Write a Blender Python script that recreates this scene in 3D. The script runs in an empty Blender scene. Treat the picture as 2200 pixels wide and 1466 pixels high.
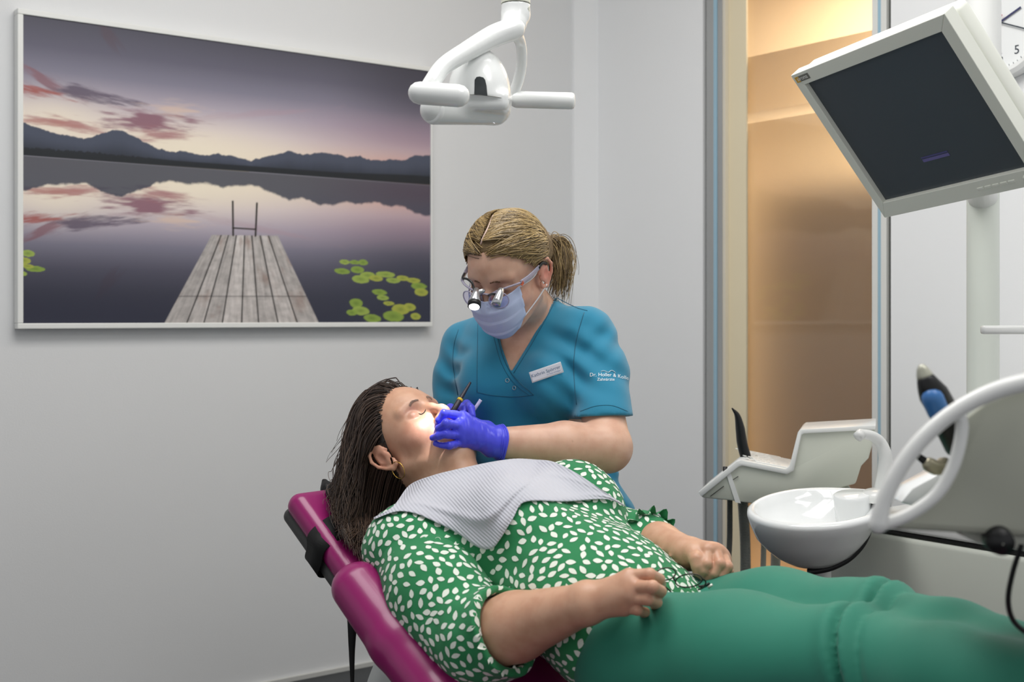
import bpy, bmesh, math, random
import numpy as np
from mathutils import Vector, Matrix
from mathutils.bvhtree import BVHTree

rnd = random.Random(7)
nrng = np.random.default_rng(7)
PI = math.pi
FPX = 2680.0            # focal length in pixels of the 2200 px frame
CAMZ = 1.03             # camera height
CA, SA = 0.7996, 0.6006 # the room is turned against the camera by this angle

# ---------------------------------------------------------------- camera, world, lights, exposure
scene = bpy.context.scene
col = scene.collection
cam_data = bpy.data.cameras.new('camera')
cam = bpy.data.objects.new('camera', cam_data)
col.objects.link(cam)
cam.location = (0, 0, CAMZ)
cam.rotation_euler = (PI/2, 0, -math.atan2(SA, CA))
cam_data.sensor_width = 36.0
cam_data.lens = 36.0*FPX/2200.0
cam_data.shift_y = -52.0/2200.0
cam_data.clip_start = 0.05
cam_data.dof.use_dof = True
cam_data.dof.focus_distance = 2.28
cam_data.dof.aperture_fstop = 5.0
scene.camera = cam
scene.view_settings.view_transform = 'Standard'
scene.view_settings.look = 'None'
scene.view_settings.gamma = 1.0
scene.view_settings.use_curve_mapping = False
scene.view_settings.exposure = 0.14
scene.cycles.max_bounces = 8
scene.cycles.caustics_reflective = False
scene.cycles.caustics_refractive = False
scene.cycles.sample_clamp_indirect = 4.0

world = bpy.data.worlds.new('world'); scene.world = world
world.use_nodes = True
world.node_tree.nodes['Background'].inputs[0].default_value = (0.92, 0.93, 0.95, 1)
world.node_tree.nodes['Background'].inputs[1].default_value = 0.58

def lamp(name, kind, loc, energy, color=(1,1,1), size=1.0, size_y=None, target=None, spot=None, blend=0.3, spread=None):
    d = bpy.data.lights.new(name, kind); d.energy = energy; d.color = color
    if kind == 'AREA':
        d.shape = 'RECTANGLE'; d.size = size; d.size_y = size_y or size
        if spread: d.spread = spread
    elif kind == 'SPOT':
        d.spot_size = spot; d.spot_blend = blend; d.shadow_soft_size = size
    else:
        d.shadow_soft_size = size
    o = bpy.data.objects.new(name, d); col.objects.link(o); o.location = loc
    if target is not None:
        o.rotation_euler = (Vector(target)-Vector(loc)).to_track_quat('-Z', 'Y').to_euler()
    return o

def c2w(p):             # camera-aligned frame (right, forward, height) -> world
    p = np.asarray(p, float)
    x, y, z = p[..., 0], p[..., 1], p[..., 2]
    return np.stack([CA*x + SA*y, -SA*x + CA*y, z], -1)
def w2c(p):
    p = np.asarray(p, float)
    x, y, z = p[..., 0], p[..., 1], p[..., 2]
    return np.stack([CA*x - SA*y, SA*x + CA*y, z], -1)
def J(px, py, d):       # point seen at pixel px, py at distance d
    return np.array([(px-1100.0)/FPX*d, d, CAMZ + (681.0-py)/FPX*d])
def nrm(v):
    v = np.asarray(v, float); return v/np.linalg.norm(v)

# room lights: two ceiling panels (world frame), the corridor lamp behind the glass
lamp('ceiling_panel', 'AREA', (1.1, 1.7, 2.66), 30, (1.0, 0.985, 0.96), 1.6, 0.9, target=(1.1, 1.7, 0))
lamp('ceiling_panel', 'AREA', (1.5, 0.3, 2.66), 23, (1.0, 0.985, 0.96), 1.2, 0.8, target=(2.0, 0.5, 0))
lamp('corridor_lamp', 'AREA', (3.5, 2.6, 2.5), 46, (1.0, 0.85, 0.65), 0.9, 1.6, target=(3.5, 2.6, 0))
_l, _t = c2w(J(1050, 285, 2.09)), c2w(J(933, 946, 2.19))
lamp('operating_beam', 'SPOT', _l, 28, (0.97, 0.97, 1.0), 0.012, target=_t, spot=math.radians(12), blend=0.9)


# ---------------------------------------------------------------- materials
def lin(c):
    if isinstance(c, str):
        c = tuple(int(c[i:i+2], 16)/255 for i in (0, 2, 4))
    return tuple((x/12.92 if x <= 0.04045 else ((x+0.055)/1.055)**2.4) for x in c)
def mat(name, color, rough=0.5, metal=0.0, bump=0.0, scale=80.0, var=0.0, vscale=6.0, coat=0.0, trans=0.0, ior=1.45,
        sheen=0.0, sss=0.0, emit=None, estr=0.0, alpha=1.0, spec=None, stretch=None, detail=3.0):
    m = bpy.data.materials.new(name); m.use_nodes = True
    nt = m.node_tree; b = nt.nodes['Principled BSDF']; L = nt.links
    c = lin(color)
    b.inputs['Base Color'].default_value = (*c, 1)
    b.inputs['Roughness'].default_value = rough
    b.inputs['Metallic'].default_value = metal
    b.inputs['Coat Weight'].default_value = coat
    b.inputs['Coat Roughness'].default_value = 0.08
    b.inputs['Transmission Weight'].default_value = trans
    b.inputs['IOR'].default_value = ior
    b.inputs['Sheen Weight'].default_value = sheen
    b.inputs['Alpha'].default_value = alpha
    if spec is not None: b.inputs['Specular IOR Level'].default_value = spec
    if sss:
        b.inputs['Subsurface Weight'].default_value = sss
        b.inputs['Subsurface Radius'].default_value = (1.0, 0.35, 0.2)
        b.inputs['Subsurface Scale'].default_value = 0.008
    if emit:
        b.inputs['Emission Color'].default_value = (*lin(emit), 1)
        b.inputs['Emission Strength'].default_value = estr
    tc = nt.nodes.new('ShaderNodeTexCoord')
    src = tc.outputs['Object']
    if stretch:
        mp = nt.nodes.new('ShaderNodeMapping'); mp.inputs['Scale'].default_value = stretch
        L.new(src, mp.inputs['Vector']); src = mp.outputs[0]
    n = nt.nodes.new('ShaderNodeTexNoise'); n.inputs['Scale'].default_value = vscale; n.inputs['Detail'].default_value = detail
    L.new(src, n.inputs['Vector'])
    mx = nt.nodes.new('ShaderNodeMix'); mx.data_type = 'RGBA'
    v = var if var else 0.02
    mx.inputs[6].default_value = (*[max(0, x*(1-v)) for x in c], 1)
    mx.inputs[7].default_value = (*[min(1, x*(1+v)) for x in c], 1)
    L.new(n.outputs['Fac'], mx.inputs[0]); L.new(mx.outputs[2], b.inputs['Base Color'])
    if bump:
        n2 = nt.nodes.new('ShaderNodeTexNoise'); n2.inputs['Scale'].default_value = scale; n2.inputs['Detail'].default_value = 4
        L.new(src, n2.inputs['Vector'])
        bp = nt.nodes.new('ShaderNodeBump'); bp.inputs['Strength'].default_value = bump; bp.inputs['Distance'].default_value = 0.002
        L.new(n2.outputs['Fac'], bp.inputs['Height']); L.new(bp.outputs[0], b.inputs['Normal'])
    return m
def glassy(name, color=(1,1,1), fac=0.9, rough=0.02):   # thin clear sheet: see-through with a reflection
    m = bpy.data.materials.new(name); m.use_nodes = True; nt = m.node_tree; nt.nodes.clear()
    o = nt.nodes.new('ShaderNodeOutputMaterial'); t = nt.nodes.new('ShaderNodeBsdfTransparent'); g = nt.nodes.new('ShaderNodeBsdfGlossy')
    t.inputs[0].default_value = (*color, 1); g.inputs['Roughness'].default_value = rough
    lw = nt.nodes.new('ShaderNodeLayerWeight'); lw.inputs[0].default_value = 0.5
    p_ = nt.nodes.new('ShaderNodeMath'); p_.operation = 'POWER'; p_.inputs[1].default_value = 4.0; nt.links.new(lw.outputs['Facing'], p_.inputs[0])
    f = nt.nodes.new('ShaderNodeMath'); f.operation = 'MULTIPLY_ADD'; f.inputs[1].default_value = 0.6; f.inputs[2].default_value = 0.03; nt.links.new(p_.outputs[0], f.inputs[0])
    mx = nt.nodes.new('ShaderNodeMixShader')
    nt.links.new(f.outputs[0], mx.inputs[0]); nt.links.new(t.outputs[0], mx.inputs[1]); nt.links.new(g.outputs[0], mx.inputs[2])
    nt.links.new(mx.outputs[0], o.inputs[0])
    return m
def vcol_mat(name, rough=0.4, attr='Col', spec=0.5, coat=0.0):
    m = bpy.data.materials.new(name); m.use_nodes = True; nt = m.node_tree; b = nt.nodes['Principled BSDF']
    a = nt.nodes.new('ShaderNodeAttribute'); a.attribute_name = attr
    nt.links.new(a.outputs['Color'], b.inputs['Base Color']); b.inputs['Roughness'].default_value = rough
    b.inputs['Specular IOR Level'].default_value = spec; b.inputs['Coat Weight'].default_value = coat
    return m

# ---------------------------------------------------------------- objects
ORG = {}
def thing(name, label, cat, base, group=None, kind=None):
    o = bpy.data.objects.new(name, None); col.objects.link(o)
    w = c2w(base); o.location = w; o.empty_display_size = 0.05
    ORG[o] = np.array(w)
    tag(o, label, cat, group, kind); return o
def tag(o, label=None, cat=None, group=None, kind=None):
    if label: o['label'] = label
    if cat: o['category'] = cat
    if group: o['group'] = group
    if kind: o['kind'] = kind
    return o
class M:
    def __init__(s): s.V = []; s.F = []; s.I = []; s.n = 0
    def add(s, V, F, mi=0):
        V = np.asarray(V, float).reshape(-1, 3)
        s.V.append(V); s.F += [tuple(int(i)+s.n for i in f) for f in F]; s.I += [mi]*len(F); s.n += len(V); return s
def link(name, m, mats, parent=None, world=False, smooth=True, label=None, cat=None, group=None, kind=None, base=None, sharp=None):
    if isinstance(m, M): V = np.concatenate(m.V); F = m.F; I = m.I
    else: V, F = m; V = np.asarray(V, float); I = None
    W = V if world else c2w(V)
    if parent is not None:
        o0 = ORG[parent]
    else:
        o0 = np.array([(W[:, 0].min()+W[:, 0].max())/2, (W[:, 1].min()+W[:, 1].max())/2, W[:, 2].min()])
    me = bpy.data.meshes.new(name)
    if isinstance(F, np.ndarray):
        me.vertices.add(len(W)); me.vertices.foreach_set('co', (W-o0).astype(np.float32).ravel())
        k = F.shape[1]
        me.loops.add(F.size); me.loops.foreach_set('vertex_index', F.astype(np.int32).ravel())
        me.polygons.add(len(F)); me.polygons.foreach_set('loop_start', np.arange(0, F.size, k, dtype=np.int32))
        me.update(calc_edges=True)
    else:
        me.from_pydata((W-o0).tolist(), [], F)
    if not isinstance(mats, (list, tuple)): mats = [mats]
    for x in mats: me.materials.append(x)
    if I is not None and len(mats) > 1:
        me.polygons.foreach_set('material_index', I)
    if smooth:
        me.polygons.foreach_set('use_smooth', [True]*len(me.polygons))
        if sharp: 
            me.update()
            me.set_sharp_from_angle(angle=sharp)
    me.update()
    o = bpy.data.objects.new(name, me); col.objects.link(o)
    ORG[o] = o0
    if parent is not None: o.parent = parent
    else: o.location = o0
    tag(o, label, cat, group, kind)
    return o

# ---- shape builders (all return V, F)
def frame_from(d, up=(0, 0, 1)):
    d = nrm(d); up = np.asarray(up, float)
    if abs(d @ up) > 0.98: up = np.array([1.0, 0, 0])
    a = nrm(np.cross(up, d)); b = np.cross(d, a); return a, b, d
def catmull(P, n=6):
    P = np.asarray(P, float); out = []
    Q = np.concatenate([[2*P[0]-P[1]], P, [2*P[-1]-P[-2]]])
    for i in range(1, len(Q)-2):
        for t in np.linspace(0, 1, n, endpoint=False):
            a, b, c, d = Q[i-1:i+3]
            out.append(0.5*((2*b)+(-a+c)*t+(2*a-5*b+4*c-d)*t*t+(-a+3*b-3*c+d)*t**3))
    out.append(P[-1]); return np.array(out)
def tube(P, R, n=12, closed=False, cap=True, flat=1.0, up=None, round_cap=False):
    P = np.asarray(P, float); k = len(P)
    R = np.full(k, R, float) if np.isscalar(R) else np.asarray(R, float)
    if round_cap and not closed:
        t0 = nrm(P[1]-P[0]); t1 = nrm(P[-1]-P[-2])
        A = [P[0]-t0*R[0]*c for c in (0.97, 0.8, 0.45)]; ra = [R[0]*s for s in (0.22, 0.6, 0.89)]
        B = [P[-1]+t1*R[-1]*c for c in (0.45, 0.8, 0.97)]; rb = [R[-1]*s for s in (0.89, 0.6, 0.22)]
        P = np.concatenate([A, P, B]); R = np.concatenate([ra, R, rb]); k = len(P)
    T = np.zeros_like(P)
    T[1:-1] = P[2:]-P[:-2]; T[0] = P[1]-P[0]; T[-1] = P[-1]-P[-2]
    if closed: T[0] = P[1]-P[-1]; T[-1] = P[0]-P[-2]
    T /= np.linalg.norm(T, axis=1)[:, None]+1e-12
    a, b, _ = frame_from(T[0], up if up is not None else (0, 0, 1)); V = []
    for i in range(k):
        if up is not None: a, b, _ = frame_from(T[i], up)
        else:
            a = a - T[i]*(a @ T[i]); a = a/np.linalg.norm(a); b = np.cross(T[i], a)
        for j in range(n):
            w = 2*PI*j/n
            V.append(P[i]+R[i]*(math.cos(w)*a+math.sin(w)*b*flat))
    F = []
    for i in range(k if closed else k-1):
        i2 = (i+1) % k
        for j in range(n):
            j2 = (j+1) % n
            F.append((i*n+j, i*n+j2, i2*n+j2, i2*n+j))
    if cap and not closed:
        F.append(tuple(range(n-1, -1, -1))); F.append(tuple((k-1)*n+j for j in range(n)))
    return np.array(V), F
def lathe(prof, o, axis=(0, 0, 1), n=40, up=(0, 1, 0.01), cap=False):
    a, b, d = frame_from(axis, up); V = []; F = []
    o = np.asarray(o, float); k = len(prof)
    for r, h in prof:
        for j in range(n):
            w = 2*PI*j/n; V.append(o+d*h+r*(math.cos(w)*a+math.sin(w)*b))
    for i in range(k-1):
        for j in range(n):
            j2 = (j+1) % n; F.append((i*n+j, i*n+j2, (i+1)*n+j2, (i+1)*n+j))
    if cap: F.append(tuple(range(n-1, -1, -1))); F.append(tuple((k-1)*n+j for j in range(n)))
    return np.array(V), F
def bmbox(bm_fn):
    bm = bmesh.new(); bm_fn(bm)
    bm.verts.ensure_lookup_table(); bm.verts.index_update()
    V = np.array([v.co[:] for v in bm.verts]); F = [tuple(v.index for v in f.verts) for f in bm.faces]; bm.free(); return V, F
def rbox(c, size, axes=None, bev=0.003, seg=2):   # bevelled box, centre c, full size, axes = 3 unit rows
    def fn(bm):
        bmesh.ops.create_cube(bm, size=1.0)
        for v in bm.verts: v.co = Vector((v.co.x*size[0], v.co.y*size[1], v.co.z*size[2]))
        if bev: bmesh.ops.bevel(bm, geom=bm.edges[:], offset=min(bev, min(size)*0.45), segments=seg, affect='EDGES', profile=0.5)
    V, F = bmbox(fn)
    if axes is not None: V = V @ np.asarray(axes, float)
    return V+np.asarray(c, float), F
def wbox(x0, x1, y0, y1, z0, z1, bev=0.0):
    return rbox(((x0+x1)/2, (y0+y1)/2, (z0+z1)/2), (abs(x1-x0), abs(y1-y0), abs(z1-z0)), bev=bev)
def extrude(P, vec, bev=0.0, seg=2, holes=None):         # planar outline P (n,3) extruded by vec
    P = np.asarray(P, float); vec = np.asarray(vec, float)
    def fn(bm):
        vs = [bm.verts.new(p) for p in P]; f = bm.faces.new(vs)
        r = bmesh.ops.extrude_face_region(bm, geom=[f])
        nv = [g for g in r['geom'] if isinstance(g, bmesh.types.BMVert)]
        bmesh.ops.translate(bm, verts=nv, vec=Vector(vec))
        bmesh.ops.recalc_face_normals(bm, faces=bm.faces[:])
        if bev:
            es = [e for e in bm.edges if e.calc_face_angle(0) > 0.6]
            bmesh.ops.bevel(bm, geom=es, offset=bev, segments=seg, affect='EDGES', profile=0.5)
    return bmbox(fn)
def text(s, size, o, ax, ay, depth=0.0004, align='CENTER', font_scale=1.0):
    cu = bpy.data.curves.new('t', 'FONT'); cu.body = s; cu.size = size; cu.align_x = align; cu.align_y = 'CENTER'
    cu.extrude = depth/2; cu.resolution_u = 3
    ob = bpy.data.objects.new('t', cu); col.objects.link(ob)
    bpy.context.view_layer.update()
    me = ob.to_mesh(); V = np.array([v.co[:] for v in me.vertices]); F = [tuple(p.vertices) for p in me.polygons]
    ob.to_mesh_clear(); bpy.data.objects.remove(ob); bpy.data.curves.remove(cu)
    ax = nrm(ax); ay = nrm(ay); az = np.cross(ax, ay)
    return np.asarray(o)+V[:, :1]*ax*font_scale+V[:, 1:2]*ay+V[:, 2:3]*az, F

# ---------------------------------------------------------------- implicit surfaces -> one continuous mesh
class SDF:
    def __init__(s, lo, hi, h):
        s.lo = np.asarray(lo, float); s.h = h
        s.n = np.ceil((np.asarray(hi, float)-s.lo)/h).astype(int)+1
        s.D = np.full(s.n, 1.0, np.float32)
        s.ax = [(s.lo[i]+h*np.arange(s.n[i])).astype(np.float32) for i in range(3)]
    def reg(s, lo, hi, m):
        a = np.clip(np.floor((np.asarray(lo)-m-s.lo)/s.h).astype(int), 0, s.n)
        b = np.clip(np.ceil((np.asarray(hi)+m-s.lo)/s.h).astype(int)+1, 0, s.n)
        if (b <= a).any(): return None, None
        sl = tuple(slice(a[i], b[i]) for i in range(3))
        return sl, (s.ax[0][sl[0]][:, None, None], s.ax[1][sl[1]][None, :, None], s.ax[2][sl[2]][None, None, :])
    def put(s, f, lo, hi, k, sub=False):
        sl, X = s.reg(lo, hi, k+3*s.h)
        if sl is None: return s
        d = f(*X); a = s.D[sl]
        if sub:
            t = np.clip(0.5-0.5*(a+d)/k, 0, 1); s.D[sl] = a*(1-t)+(-d)*t+k*t*(1-t)
        else:
            t = np.clip(0.5+0.5*(a-d)/k, 0, 1); s.D[sl] = a*(1-t)+d*t-k*t*(1-t)
        return s
    def cap(s, a, b, ra, rb=None, k=0.01, flat=None, sub=False):
        rb = ra if rb is None else rb
        a = np.asarray(a, np.float32); b = np.asarray(b, np.float32); ab = b-a; L = float(ab @ ab)+1e-12
        if flat is not None: fn = nrm(flat[0]).astype(np.float32); fs = flat[1]
        def f(X, Y, Z):
            px, py, pz = X-a[0], Y-a[1], Z-a[2]
            t = np.clip((px*ab[0]+py*ab[1]+pz*ab[2])/L, 0, 1)
            qx, qy, qz = px-t*ab[0], py-t*ab[1], pz-t*ab[2]
            if flat is not None:
                e = (fs-1)*(qx*fn[0]+qy*fn[1]+qz*fn[2]); qx = qx+e*fn[0]; qy = qy+e*fn[1]; qz = qz+e*fn[2]
            return np.sqrt(qx*qx+qy*qy+qz*qz)-(ra+t*(rb-ra))
        r = max(ra, rb)
        return s.put(f, np.minimum(a, b)-r, np.maximum(a, b)+r, k, sub)
    def chain(s, P, R, k=0.01, flat=None, sub=False):
        for i in range(len(P)-1): s.cap(P[i], P[i+1], R[i], R[i+1], k, flat, sub)
        return s
    def ell(s, c, r, k=0.01, axes=None, sub=False):
        c = np.asarray(c, np.float32); r = np.asarray(r, np.float32)
        A = np.eye(3, dtype=np.float32) if axes is None else np.asarray(axes, np.float32)
        def f(X, Y, Z):
            x, y, z = X-c[0], Y-c[1], Z-c[2]
            u = [(x*A[i, 0]+y*A[i, 1]+z*A[i, 2])/r[i] for i in range(3)]
            k0 = np.sqrt(u[0]**2+u[1]**2+u[2]**2)+1e-6
            k1 = np.sqrt((u[0]/r[0])**2+(u[1]/r[1])**2+(u[2]/r[2])**2)+1e-6
            return k0*(k0-1)/k1
        R = np.abs(A.T) @ r if axes is not None else r
        return s.put(f, c-R, c+R, k, sub)
    def box(s, c, half, axes=None, rr=0.005, k=0.005, sub=False):
        c = np.asarray(c, np.float32); A = np.eye(3, dtype=np.float32) if axes is None else np.asarray(axes, np.float32)
        half = np.asarray(half, float)
        def f(X, Y, Z):
            x, y, z = X-c[0], Y-c[1], Z-c[2]
            q = [np.abs(x*A[i, 0]+y*A[i, 1]+z*A[i, 2])-(half[i]-rr) for i in range(3)]
            o = np.sqrt(sum(np.maximum(w, 0)**2 for w in q))
            return o+np.minimum(np.maximum(np.maximum(q[0], q[1]), q[2]), 0)-rr
        R = np.abs(A.T) @ half
        return s.put(f, c-R, c+R, k, sub)
    def all(s, f):                # f(D, X, Y, Z) -> D
        s.D = f(s.D, s.ax[0][:, None, None], s.ax[1][None, :, None], s.ax[2][None, None, :]).astype(np.float32); return s
    def mesh(s):
        D = s.D.copy()
        D[0] = D[-1] = 1; D[:, 0] = D[:, -1] = 1; D[:, :, 0] = D[:, :, -1] = 1
        S = D < 0; n = D.shape
        cnt = np.zeros((n[0]-1, n[1]-1, n[2]-1), np.uint8)
        for i in (0, 1):
            for j in (0, 1):
                for k in (0, 1): cnt += S[i:n[0]-1+i, j:n[1]-1+j, k:n[2]-1+k]
        act = (cnt > 0) & (cnt < 8)
        C = np.argwhere(act); idx = np.full(act.shape, -1, np.int32); idx[act] = np.arange(len(C))
        acc = np.zeros((len(C), 3)); num = np.zeros(len(C))
        cor = [(i, j, k) for i in (0, 1) for j in (0, 1) for k in (0, 1)]
        val = {c: D[C[:, 0]+c[0], C[:, 1]+c[1], C[:, 2]+c[2]] for c in cor}
        for c in cor:
            for a in range(3):
                if c[a] == 0:
                    d = list(c); d[a] = 1; d = tuple(d)
                    v0, v1 = val[c], val[d]; m = (v0 < 0) != (v1 < 0)
                    t = np.where(m, v0/np.where(m, v0-v1, 1), 0)
                    p = np.tile(np.array(c, float), (len(C), 1)); p[:, a] += t
                    acc[m] += p[m]; num[m] += 1
        V = s.lo+(C+acc/num[:, None])*s.h
        Fs = []
        for a in range(3):
            b, c = (a+1) % 3, (a+2) % 3
            s0 = [slice(0, n[0]), slice(0, n[1]), slice(0, n[2])]; s1 = list(s0)
            s0[a] = slice(0, n[a]-1); s1[a] = slice(1, n[a])
            A, B = S[tuple(s0)], S[tuple(s1)]
            E = np.argwhere(A != B)
            E = E[(E[:, b] > 0) & (E[:, c] > 0) & (E[:, b] < n[b]-1) & (E[:, c] < n[c]-1)]
            inside = A[E[:, 0], E[:, 1], E[:, 2]]
            def at(db, dc):
                q = E.copy(); q[:, b] -= db; q[:, c] -= dc; return idx[q[:, 0], q[:, 1], q[:, 2]]
            q = np.stack([at(0, 0), at(1, 0), at(1, 1), at(0, 1)], 1)
            q[~inside] = q[~inside][:, ::-1]
            Fs.append(q)
        F = np.concatenate(Fs); F = F[(F >= 0).all(1)]
        return V, F
def relax(V, F, it=1, lam=0.5):
    E = np.concatenate([F[:, [0, 1]], F[:, [1, 2]], F[:, [2, 3]], F[:, [3, 0]]])
    for _ in range(it):
        A = np.zeros_like(V); c = np.zeros(len(V))
        for k in range(3):
            A[:, k] = np.bincount(E[:, 0], V[E[:, 1], k], len(V))+np.bincount(E[:, 1], V[E[:, 0], k], len(V))
        c = np.bincount(E[:, 0], minlength=len(V))+np.bincount(E[:, 1], minlength=len(V))
        V = V+lam*(A/np.maximum(c, 1)[:, None]-V)
    return V
def joinq(*parts):
    V = []; F = []; n = 0
    for v, f in parts: V.append(v); F.append(np.asarray(f)+n); n += len(v)
    return np.concatenate(V), np.concatenate(F)
def bvh_of(V, F):
    return BVHTree.FromPolygons([tuple(v) for v in V], [tuple(int(i) for i in f) for f in F])
CAMP = np.array([0, 0, CAMZ])
def shoot(bvh, px, py, lift=0.0, dflt=None):   # point of the surface met at a pixel, lifted along its normal
    d = nrm(J(px, py, 1.0)-CAMP)
    h, nn, i, t = bvh.ray_cast(Vector(CAMP), Vector(d))
    if h is None: return (J(px, py, dflt), -d) if dflt else (None, None)
    nn = np.array(nn)
    if nn @ d > 0: nn = -nn
    return np.array(h)+nn*lift, nn
def wob(X, Y, Z, s, seed=0):       # smooth cheap noise, about -1..1
    r = np.random.default_rng(seed); o = 0
    for i in range(5):
        k = r.normal(size=3); k = k/np.linalg.norm(k)*s*(0.7+0.35*i); p = r.random()*6.28
        o = o+np.sin(X*k[0]+Y*k[1]+Z*k[2]+p+0.8*np.sin((X*k[1]-Y*k[2]+Z*k[0])*0.9+p))/(1+0.35*i)
    return (o/2.6).astype(np.float32)

# ================================================================ THE SETTING (world frame, room axes)
WX, WY = 2.758, 3.2         # back wall plane x, picture wall plane y
def on_left(px, py, y=WY):  # point of a plane parallel to the picture wall
    X = px-1100.0; s = y/(CA*FPX - SA*X); return (s*(CA*X+SA*FPX), y, CAMZ+(681-py)*s)
def on_back(px, py, x=WX):
    X = px-1100.0; s = x/(CA*X+SA*FPX); return (x, s*(CA*FPX-SA*X), CAMZ+(681-py)*s)
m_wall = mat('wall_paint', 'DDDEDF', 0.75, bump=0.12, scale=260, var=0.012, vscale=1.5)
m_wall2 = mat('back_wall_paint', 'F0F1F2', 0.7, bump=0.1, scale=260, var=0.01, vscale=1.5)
m_floor = mat('dark_floor', '2E3134', 0.45, bump=0.1, scale=60, var=0.1, vscale=9)
m_ceil = mat('ceiling_paint', 'E8E8E6', 0.85)
m_alu = mat('brushed_aluminium', 'B4B6B6', 0.35, metal=0.6, bump=0.1, scale=200)
m_alud = mat('aluminium_groove', '5E605E', 0.4, metal=0.4)
m_blue = mat('blue_seal', '9EC0D2', 0.4)
m_cream = mat('cream_frame', 'DDD6C6', 0.5)
m_white = mat('white_frame', 'E0E0DC', 0.45)
st = lambda name, VF, m, **k: link(name, VF, m, world=True, smooth=False, kind='structure', **k)
st('floor', wbox(-2.2, WX+1.7, -1.6, WY+0.1, -0.05, 0), m_floor)
st('ceiling', wbox(-2.2, WX+0.1, -1.6, WY+0.1, 2.7, 2.78), m_ceil)
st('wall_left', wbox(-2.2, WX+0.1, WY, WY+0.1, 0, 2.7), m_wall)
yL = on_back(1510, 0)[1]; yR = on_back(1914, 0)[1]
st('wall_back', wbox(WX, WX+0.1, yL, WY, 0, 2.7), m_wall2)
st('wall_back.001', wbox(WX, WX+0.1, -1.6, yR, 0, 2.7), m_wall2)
x0 = on_left(1228, 0)[0]
st('trim_1', wbox(x0, WX, WY-0.012, WY, 0, 2.7), m_wall2)
st('baseboard_left', wbox(-2.2, WX, WY-0.012, WY, 0, 0.012), mat('skirting_edge', 'C8C8C4', 0.6))
# glazed opening to the corridor: door_1 > jambs, seals, panes
door = bpy.data.objects.new('door_1', None); col.objects.link(door)
door.location = (WX, (yL+yR)/2, 0); ORG[door] = np.array(door.location); tag(door, kind='structure')
def strip(name, pa, pb, m, x0=0.0, x1=0.09, z0=0.0, z1=2.7):
    ya, yb = on_back(pa, 0)[1], on_back(pb, 0)[1]
    return link(name, wbox(WX+x0, WX+x1, yb, ya, z0, z1, 0.001), m, door, world=True, smooth=False)
strip('shadow_gap', 1510, 1517, m_alud, 0.012)
strip('jamb', 1517, 1533, m_alu)
strip('blue_seal', 1533, 1540, m_blue, -0.001)
strip('jamb', 1540, 1550, m_alu, 0.002)
strip('glazing_bead', 1550, 1556, m_cream, 0.004, 0.02)
strip('jamb', 1873, 1885, m_white, 0.0)
strip('blue_seal', 1885, 1893, m_blue, 0.002)
strip('jamb', 1893, 1905, m_white, -0.002)
strip('shadow_gap', 1905, 1914, m_alud, 0.01)
ya, yb = on_back(1556, 0)[1], on_back(1873, 0)[1]
m_pane = glassy('clear_glass')
link('glass_pane', wbox(WX+0.03, WX+0.038, yb, ya, 0, 2.7), m_pane, door, world=True, smooth=False)
def frosted(name, tint, rough, amt):
    m = bpy.data.materials.new(name); m.use_nodes = True; nt = m.node_tree; nt.nodes.clear()
    o = nt.nodes.new('ShaderNodeOutputMaterial'); r = nt.nodes.new('ShaderNodeBsdfRefraction'); d = nt.nodes.new('ShaderNodeBsdfDiffuse')
    r.inputs[0].default_value = (*lin(tint), 1); r.inputs['Roughness'].default_value = rough; r.inputs['IOR'].default_value = 1.18
    d.inputs[0].default_value = (*lin('C8C4B8'), 1)
    mx = nt.nodes.new('ShaderNodeMixShader'); mx.inputs[0].default_value = amt
    nt.links.new(r.outputs[0], mx.inputs[1]); nt.links.new(d.outputs[0], mx.inputs[2]); nt.links.new(mx.outputs[0], o.inputs[0]); return m
m_frost = frosted('frosted_film', 'F4EFE6', 0.42, 0.12)
m_frost2 = frosted('frosted_band', 'FAF6EE', 0.3, 0.1)
zA = on_back(1592, 262)[2]; zB = on_back(1592, 240)[2]; zC = on_back(1592, 118)[2]
def film(name, z0, z1, m):
    x = WX+0.045
    link(name, ([(x, yb, z0), (x, ya, z0), (x, ya, z1), (x, yb, z1)], [(0, 1, 2, 3)]), m, door, world=True, smooth=False)
film('frosted_film', 0, zA, m_frost)
film('frosted_film', zB, zC, m_frost2)
strip('edge_strip', 1556, 1594, mat('cream_edge', 'EADDBE', 0.5), 0.018, 0.026)
# corridor beyond the glass
m_corr = mat('corridor_paint', 'F0DDBE', 0.8, var=0.02)
m_corrb = mat('corridor_brown', '6A5B4C', 0.6)
st('wall_corridor', wbox(WX+1.5, WX+1.6, 0.2, 4.6, 0, 2.6), m_corr)
st('wall_corridor.001', wbox(WX+0.1, WX+1.6, 4.5, 4.6, 0, 2.6), m_corr)
st('wall_corridor.002', wbox(WX+0.1, WX+1.6, 0.1, 0.2, 0, 2.6), m_corr)
st('ceiling.001', wbox(WX+0.1, WX+1.6, 0.1, 4.6, 2.6, 2.65), mat('corridor_ceiling', 'F6E3C4', 0.8))
st('floor.001', wbox(WX+0.12, WX+1.6, 0.1, 4.6, 0, 0.012), mat('corridor_floor', 'B89C78', 0.5))
st('door_2', wbox(WX+1.34, WX+1.5, 3.25, 4.1, 0, 1.62, 0.004), m_corrb)
st('trim_2', wbox(WX+1.42, WX+1.5, 0.3, 4.4, 1.99, 2.08, 0.004), m_corr)

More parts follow.
